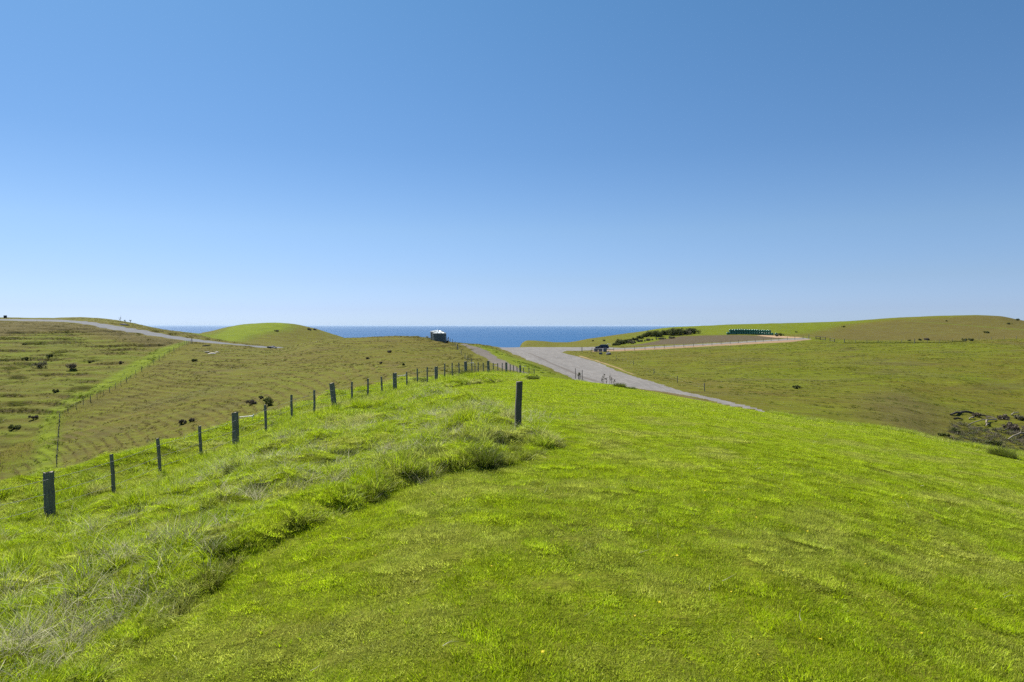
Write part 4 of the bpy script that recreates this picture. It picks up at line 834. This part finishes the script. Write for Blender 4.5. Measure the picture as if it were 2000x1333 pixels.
dv = (bB - bA); dv.z = 0; stp = dv.length / (nrow - 1); dn = dv.normalized(); dp = Vector((-dn.y, dn.x, 0))
for i in range(nrow):
    bow = math.sin(math.pi * i / (nrow - 1)); base = bA + dn * stp * i + dp * (.9 * bow) + Vector((0, 0, 0)); base.z = gz(base.x, base.y)
    place_bale(base + Vector((0, 0, -.05)), 'green wrapped bale, %s from the left in the bottom front row of the stack' % ords[i])
    if 0 < i < nrow - 1: place_bale(base + Vector((dn.x * .1, dn.y * .1 + .35, 1.17)), 'green wrapped bale, %s from the left in the upper front row of the stack' % ords[i - 1])
    if 1 < i < nrow - 2:
        b2 = base + dp * 1.35; b2.z = gz(b2.x, b2.y); place_bale(b2, 'green wrapped bale hidden in the bottom back row, %s from the left' % ords[i - 2]); place_bale(b2 + Vector((0, 0, 1.2)), 'green wrapped bale in the upper back row, %s from the left' % ords[i - 2])
e_ = bB + dn * 1.6 + Vector((0, -.4, 0)); e_.z = gz(e_.x, e_.y); place_bale(e_, 'single green wrapped bale on the ground at the right end of the stack')

# ------------------------------------------------------------------ shrubs
def crown_mesh(name, R, H, n, leaf, seed, mat, flat=.0, clumps=9):
    r = np.random.default_rng(seed); c = np.stack([r.normal(0, R*.42, clumps), r.normal(0, R*.42, clumps), r.uniform(.3, .85, clumps) * H], 1); cr = r.uniform(.28, .5, clumps) * min(R, H)
    k = r.integers(0, clumps, n); d = r.normal(0, 1, (n, 3)); d /= np.linalg.norm(d, axis=1)[:, None]; P = c[k] + d * (cr[k] * r.uniform(.55, 1.12, n))[:, None]; P[:, 2] = np.maximum(P[:, 2], .04)
    a = r.normal(0, 1, (n, 3)); a /= np.linalg.norm(a, axis=1)[:, None]; b = np.cross(a, d + .3 * r.normal(0, 1, (n, 3))); b /= np.linalg.norm(b, axis=1)[:, None] + 1e-9
    s = leaf * r.uniform(.6, 1.5, n)[:, None]; V = np.stack([P - a*s, P + b*s*.55, P + a*s, P - b*s*.55], 1).reshape(-1, 3); q = np.arange(n * 4).reshape(-1, 4)
    return np_mesh(name, V, q, None, mat, False)
def shrub(p, R, H, label, kind=0, seed=0, cat='shrub', grp=None, name='shrub', dens=1.0):
    mat = (M_LEAF, M_LEAF2, M_LEAF3)[kind]; t = thing(name, label, cat, p, 0, grp)
    link('crown', crown_mesh('crown', R, H, int(900 * dens), .10 + .035 * R, seed, mat, clumps=7 + int(5 * R)), t)
    m = MB(); rr = random.Random(seed)
    for k in range(5): a = rr.uniform(0, 6.28); m.tube([(0, 0, -.1), (R*.22*math.cos(a), R*.22*math.sin(a), H*.35), (R*.5*math.cos(a), R*.5*math.sin(a), H*.72)], [.05*R+.02, .035*R+.01, .012], 5)
    m.build('stem', M_STEM, t)
g_ = 'dark shrubs on the bank above the road'
row = [(1203,675.5,1.5,1.3,'lowest shrub at the left tip of the dark row above the road'), (1212,673.5,1.9,1.9,'second shrub from the left tip of the dark row above the road'), (1219,671,2.0,2.0,'third shrub up the slope in the dark row above the road'),
       (1229,668,1.6,1.3,'low shrub linking the lower and middle parts of the dark row'), (1240,665,1.7,1.3,'low dark shrub where the row climbs the bank'), (1251,661.5,1.8,1.5,'dark shrub halfway up the climbing row'), (1262,658.5,2.0,2.1,'shrub below the sea horizon midway along the row'),
       (1275,657.5,2.4,2.9,'broad dark shrub left of centre in the row'), (1284,659,2.3,2.8,'rounded dark shrub standing in front of the broad one'), (1295,655,2.2,2.6,'dark shrub between the rounded one and the tallest one'), (1305,654,2.2,2.6,'shrub just left of the tallest in the row'),
       (1315,655,2.8,3.7,'tallest dark shrub in the row above the road'), (1327,654,2.1,2.6,'shrub just right of the tallest in the row'), (1337,653.5,2.2,2.4,'grey green shrub second from the right end of the row'), (1349,652,2.7,3.1,'big round dark shrub at the right end of the row')]
for i, (a, q, R, H, l) in enumerate(row): shrub(G(a, q, 268, 345), R * 1.45, H * .82, l, 0 if i != 13 else 1, 40 + i, 'shrub', g_, dens=2.6)
for i, (a, q, R, H, k, l) in enumerate([(1233,672.5,2.1,1.3,1,'grey mounded shrub at the foot of the dark row near the road'), (1250,668,1.8,.9,1,'low grey scrub patch below the climbing row'), (1268,665.5,2.2,.9,1,'wide grey scrub patch below the rounded shrub'), (1290,663.5,2.3,.8,1,'grey scrub strip under the middle of the row'), (1312,661.5,2.0,.8,1,'grey scrub under the tallest shrub')]):
    shrub(G(a, q, 262, 335), R, H, l, k, 60 + i, 'shrub', None, dens=.9)
solo = [(1524,656.5,268,330,2.0,1.7,0,'dark round shrub right of the bale stack'), (1516,657.5,268,330,1.7,1.3,1,'grey shrub touching the dark one right of the bales'), (1555,650,300,400,.9,.7,0,'tiny shrub on the slope above the orange cut'),
        (1811,665,268,300,1.9,1.2,2,'brown round shrub behind the long right fence'), (1797,665.5,268,300,.8,.9,0,'small dark shrub left of the brown one behind the right fence'), (1776,666,268,300,1.0,.6,0,'low shrub at the left of the group behind the right fence'), (1886,666.5,240,275,1.5,1.3,0,'left shrub of the pair on the right fence line'), (1896,666.5,240,275,1.6,1.2,0,'right shrub of the pair on the right fence line'),
        (1988,627,330,470,1.7,1.7,0,'dark shrub on the right hill skyline near the edge'), (1926,651,300,440,2.2,1.2,0,'low dark shrub on the upper right hillside'), (1969,634,300,450,1.8,1.1,0,'small dark shrub high on the right hill'), (1849,628,320,450,1.0,.8,0,'small bush below the top of the right hill'), (1648,640,300,440,1.2,.9,0,'small bush on the left shoulder of the right hill'),
        (1158,667,300,400,.9,.6,0,'tiny bush on the headland left of the car'), (1180,666.5,300,400,1.1,.9,1,'bush on the headland above the car'), (1206,664.5,300,400,.9,.5,0,'small bush on the headland right of the car'),
        (604,645,300,352,1.6,1.1,1,'left bush near the top of the bright green hill'), (615,645.5,300,352,1.5,1.0,2,'right bush near the top of the bright green hill'), (540,648,300,350,2.0,.8,1,'low bush in the middle of the bright green hill'),
        (140,722,120,190,1.5,1.9,2,'dark brown bush in the middle of the left hillside'), (77,718,120,190,2.2,1.9,1,'wide grey bush left of the brown one on the left hillside'), (52,704,120,200,1.1,.9,0,'small dark bush above the wide grey one on the left hillside'), (96,700,120,200,1.2,1.0,0,'dark bush high on the left hillside by the slumps'), (181,706,120,200,1.2,1.1,0,'dark bush right of the slumps on the left hillside'),
        (235,711,120,200,.8,.7,2,'small brown bush between the slumps and the valley fence'), (47,672,150,220,.9,.8,0,'tiny bush near the top of the left hillside'), (109,768,100,160,1.0,.7,0,'dark low bush above the lower gully on the left'), (28,838,84,130,1.3,1.0,0,'dark bush at the left edge above the gully'), (66,818,84,130,.8,.7,2,'brown bush left of the lush fence strip'), (42,948,84,110,1.1,1.0,0,'bush low in the gully at the left edge'),
        (379,707,110,200,.8,.8,0,'small lone bush right of the valley fence near the top'), (355,829,84,120,.75,.9,2,'larger of two brown bushes on the middle slope above the fence posts'), (374,824,84,120,.5,.6,2,'smaller of two brown bushes on the middle slope above the fence posts'), (491,790,84,120,.95,.8,2,'dark brown bush on the middle slope left of the green one'), (525,793,84,120,1.35,1.5,0,'large grey green bush on the middle slope'), (511,779,84,130,.5,.6,1,'little bush above the large one on the middle slope'),
        (761,690,110,180,.7,.6,2,'brown bush high on the middle slope left of the tanks'), (718,702,100,180,.5,.4,2,'small brown bush on the middle slope below the skyline'), (745,712,100,170,.4,.35,2,'tiny brown bush right of the track on the middle slope'), (788,716,100,170,.3,.5,0,'tiny green bush on the middle slope above the fence'),
        (1555,762,84,150,.9,.7,0,'small dark bush alone in the right paddock'), (1905,815,84,120,.8,1.1,2,'dark stump bush among the felled timber'), (1978,842,70,120,1.9,1.7,2,'large dark tangled dead bush at the right edge'), (1990,820,84,120,1.3,1.1,1,'grey bush behind the tangled dead bush'), (1962,822,84,120,1.2,1.4,2,'twiggy dead bush left of the tangled one'),
        (1868,845,70,110,1.0,1.0,0,'dark bush at the left end of the dead brush'), (1935,868,70,110,1.3,1.0,0,'dark green bush low in the dead brush'), (1843,852,70,110,.9,.7,0,'low dark bush just left of the dead brush')]
for i, (a, q, y0, y1, R, H, k, l) in enumerate(solo): shrub(G(a, q, y0, y1), R * .75, H * (.72 if a < 1840 or q < 700 else .5), l, k, 80 + i, 'bush', None, 'bush', .55)
for i, (a, q, H, l) in enumerate([(235,627,2.2,'tallest leaning sapling on the left skyline beside the road'), (244,630,1.2,'short sapling in the middle of the left skyline group'), (255,632,1.6,'right sapling of the left skyline group')]):
    p = G(a, q + .5, 262, 292); t = thing('sapling', l, 'sapling', p); m = MB(); m.tube([(0, 0, -.1), (.05, 0, H*.5), (.25, 0, H)], [.07, .05, .02], 6); m.build('trunk', M_STEM, t)
    link('crown', crown_mesh('crown', .35, H * .9, 110, .09, 140 + i, M_LEAF2, clumps=5), t)

# young tree in a guard beside the gravel road
p0 = G(1130.5, 741.5, 84, 220); t = thing('tree_guard', 'netting guard on stakes around a young tree by the gravel road', 'tree guard', p0)
sp = p0.y / F
for dx, dy, h in ((-6.3*sp, .3, 1.65), (-1.0*sp, -.4, 1.0), (3.4*sp, .9, .9), (6.8*sp, 0, 1.55)):
    m = MB(); m.tube([(0, 0, -.3), (0, 0, h)], .045, 6); o = m.build('stake', M_STAKE, t); o.location = (dx, dy, gz(p0.x + dx, p0.y + dy) - p0.z)
m = MB()
for k in range(6): z = .15 + .2 * k; m.tube([(-6.3*sp, .3, z), (-1.0*sp, -.4, z), (6.8*sp, 0, z), (3.4*sp, .9, z), (-6.3*sp, .3, z)], .012, 3)
m.build('netting', M_MESHNET, t)
t = thing('sapling', 'small leafy young tree inside the guard by the gravel road', 'sapling', p0); m = MB(); m.tube([(0, 0, -.2), (.02, 0, .6), (0, 0, 1.2)], [.04, .03, .012], 6); m.build('trunk', M_STEM, t)
link('crown', crown_mesh('crown', .30, 1.25, 160, .06, 150, M_LEAF, clumps=5), t)
# dead thistles on the brow
for i, (a, h) in enumerate(((1176, .75), (1179, 1.0), (1184, .6), (1191, .95), (1194, .7), (1199, .55))):
    Yb = float(np.interp(a, [1140, 1230], [61, 52])); p = pt(a, Yb); p.z -= .02
    t = thing('thistle', ['shortest left thistle stalk on the brow below the gravel road', 'tall dead thistle second on the brow below the gravel road', 'small thistle left of centre on the brow', 'tall branching thistle right of centre on the brow', 'thin thistle beside the tall branching one', 'rightmost little thistle on the brow'][i], 'thistle', p)
    m = MB(); m.tube([(0, 0, -.1), (.03, 0, h)], [.018, .01], 5)
    rr = random.Random(i)
    for k in range(5): z = h * rr.uniform(.4, .9); a_ = rr.uniform(0, 6.28); m.tube([(.02, 0, z), (.02 + .12*math.cos(a_), .12*math.sin(a_), z + .13)], .008, 4)
    m.build('stalk', M_STEM, t); link('flower_head', crown_mesh('flower_head', .10, h * 1.05, 40, .035, 160 + i, M_LEAF3, clumps=5), t)

# ------------------------------------------------------------------ felled timber in the right gully
def log(a, b, r0, r1, label, mat, y0=72, y1=125, bend=.15, lift=.12, grp=None):
    A_, B_ = G(*a, y0, y1), G(*b, y0, y1); A_.z += lift; B_.z += lift; r0 *= .62; r1 *= .62; d = B_ - A_; n_ = 7; rr = random.Random(int(a[0] * 7 + b[0])); m = MB()
    side = Vector((0, 0, 1)); pts = [d * (i / n_) + side * (bend * math.sin(math.pi * i / n_)) + Vector((0, rr.uniform(-.1, .1), rr.uniform(-.05, .05))) for i in range(n_ + 1)]
    m.tube(pts, [r0 + (r1 - r0) * i / n_ for i in range(n_ + 1)], 8)
    for k in range(2): i = rr.randint(2, n_ - 1); m.tube([pts[i], pts[i] + Vector((rr.uniform(-.5, .5), rr.uniform(-.3, .3), rr.uniform(.1, .45)))], [r1 * .7, .02], 5)
    o = m.build('log', mat, None, True); o.location = A_; tag(o, label, 'log', grp)
log((1857,813), (1876,809), .22, .30, 'dark log at the upper left of the felled timber', M_DLOG)
log((1874,809), (1903,810), .32, .22, 'thick dark log arching across the top of the felled timber', M_DLOG, bend=.3)
log((1902,811), (1946,820), .25, .12, 'long dark log sloping down right from the stump', M_DLOG)
log((1925,817), (1948,823), .13, .07, 'thin pale branch below the long dark log', M_LOG)
log((1864,821), (1880,822), .26, .14, 'short dark log lying left of the white branch', M_DLOG)
log((1893,821.5), (1902,818.5), .14, .18, 'short bright white broken branch near the stump', M_LOG)
log((1890,834), (1945,823), .09, .16, 'longest pale branch crossing the middle of the timber', M_LOG, bend=.3)
log((1925.5,831), (1928,826), .17, .17, 'stubby upright white piece of wood mid heap', M_LOG, lift=.25)
log((1925,836), (1931,831), .11, .15, 'small slanting white branch below the stubby piece', M_LOG)
log((1975,812), (1991,810), .18, .11, 'pale log lying on the grass behind the heap at the right', M_LOG)
log((1968,862), (2003,850), .12, .20, 'bleached trunk low on the right edge of the picture', M_LOG, 66, 112, .3)
log((1960,848), (1984,838), .12, .09, 'thin grey branch leaning into the tangled dead bush', M_DLOG, lift=.3)

# ------------------------------------------------------------------ big tussocks in front
def tussock(px, q, R, H, label, seed, tintdark=.3, grp=None):
    p = G(px, q, 4, 70); p.z -= .05; v, qd, hu = blades(int(1500 * R / .4), R * .75, H * .5, H * 1.1, .013, .45, 1.3, 4, seed, drk=tintdark)
    v2, qd2, hu2 = blades(int(700 * R / .4), R, H * .25, H * .55, .012, .9, 1.0, 3, seed + 1, drk=tintdark)
    me = np_mesh('tussock', np.concatenate([v, v2]), np.concatenate([qd, qd2 + len(v)]), None, M_TUSS, True, {'hue': ('FLOAT', np.concatenate([hu, hu2])), 'rnd': ('FLOAT', np.repeat(np.random.default_rng(seed).uniform(0, .8, (len(hu)) // 10 + len(hu2) // 8), np.array([10] * (len(hu) // 10) + [8] * (len(hu2) // 8))))}); o = link('tussock', me); o.location = p; tag(o, label, 'tussock', grp)
for i, (a, q, R, H, l) in enumerate([(946, 908, .33, .50, 'large dark rounded tussock at the corner of the ungrazed grass'), (962, 872, .22, .34, 'dark tussock just above the largest one near the lone post'), (1000, 893, .24, .15, 'low tussock below the lone post'), (1052, 880, .24, .12, 'low wide tussock at the right tip of the ungrazed grass'),
     (918, 884, .24, .28, 'tussock left of the large dark one'), (120, 1026, .36, .32, 'dark tussock at the foot of the nearest strainer post'), (705, 783, .42, .42, 'dark tussock right of the leaning strainer post'), (820, 748, .50, .48, 'dark tussock on the fence line behind the fourth strainer'), (440, 1090, .28, .26, 'tussock above the cut edge at the lower left'),
     (670, 900, .30, .28, 'tussock in the middle of the rough grass'), (462, 935, .26, .32, 'tussock below the second strainer post'), (1041, 741, .55, .45, 'bright clump on the brow behind the lone post'), (912, 737, .6, .75, 'tall bright clump on the fence line left of the brow'), (888, 736, .5, .65, 'bright clump left of the tallest one on the fence line'),
     (1210, 757, .45, .42, 'left clump on the brow above the gravel road'), (1232, 761, .40, .30, 'right clump on the brow above the gravel road'), (1957, 893, .40, .42, 'bright clump on the brow at the right edge'), (540, 832, .22, .26, 'small tussock beside a thin fence post'), (730, 975, .22, .20, 'dark tussock on the cut edge'), (835, 905, .22, .26, 'small tussock above the cut edge near the dry stalks')]):
    tussock(a, q, R, H, l, 700 + 3 * i)

# yellow flat flowers dotted in the turf
fl = None
fm = MB()
for k in range(11): a_ = 2*math.pi*k/11; fm.add([(0, 0, 0), (.014*math.cos(a_-.2), .014*math.sin(a_-.2), .004), (.026*math.cos(a_), .026*math.sin(a_), .006), (.014*math.cos(a_+.2), .014*math.sin(a_+.2), .004)], [(0, 1, 2, 3)])
fm.add([(.008*math.cos(2*math.pi*k/8), .008*math.sin(2*math.pi*k/8), .006) for k in range(8)], [tuple(range(8))])
fme = None
spots = [(1377,965),(1413,965),(1443,980),(1426,985),(1403,1004),(1477,1017),(1577,1041),(1682,996),(1530,1129),(1428,1164),(1132,1136),(1172,1133),(1232,1065),(1288,1185),(1240,1217),(1322,1094),(733,1095),(620,1068),(387,1217),(222,1289),(241,1228),(1602,1260),(1750,1180),(1840,1090),(1905,1200),(1690,1110),(1550,1230),(1480,1290),(1800,1250),(890,1210),(960,1120),(1060,1290),(1640,950),(1760,980),(1883,1005)]
for i, (a, q) in enumerate(spots):
    p = G(a, q, 3.5, 40)
    if fme is None: o = fm.build('dandelion', M_YEL); fme = o.data
    else: o = link('dandelion', fme)
    o.location = p + Vector((0, 0, .062)); o.rotation_euler = (random.uniform(.1, .5), random.uniform(-.3, .3), random.uniform(0, 6)); s_ = random.uniform(.5, .85); o.scale = (s_, s_, s_)
    tag(o, 'small yellow dandelion flower open in the short green turf', 'flower', 'yellow dandelions in the turf')
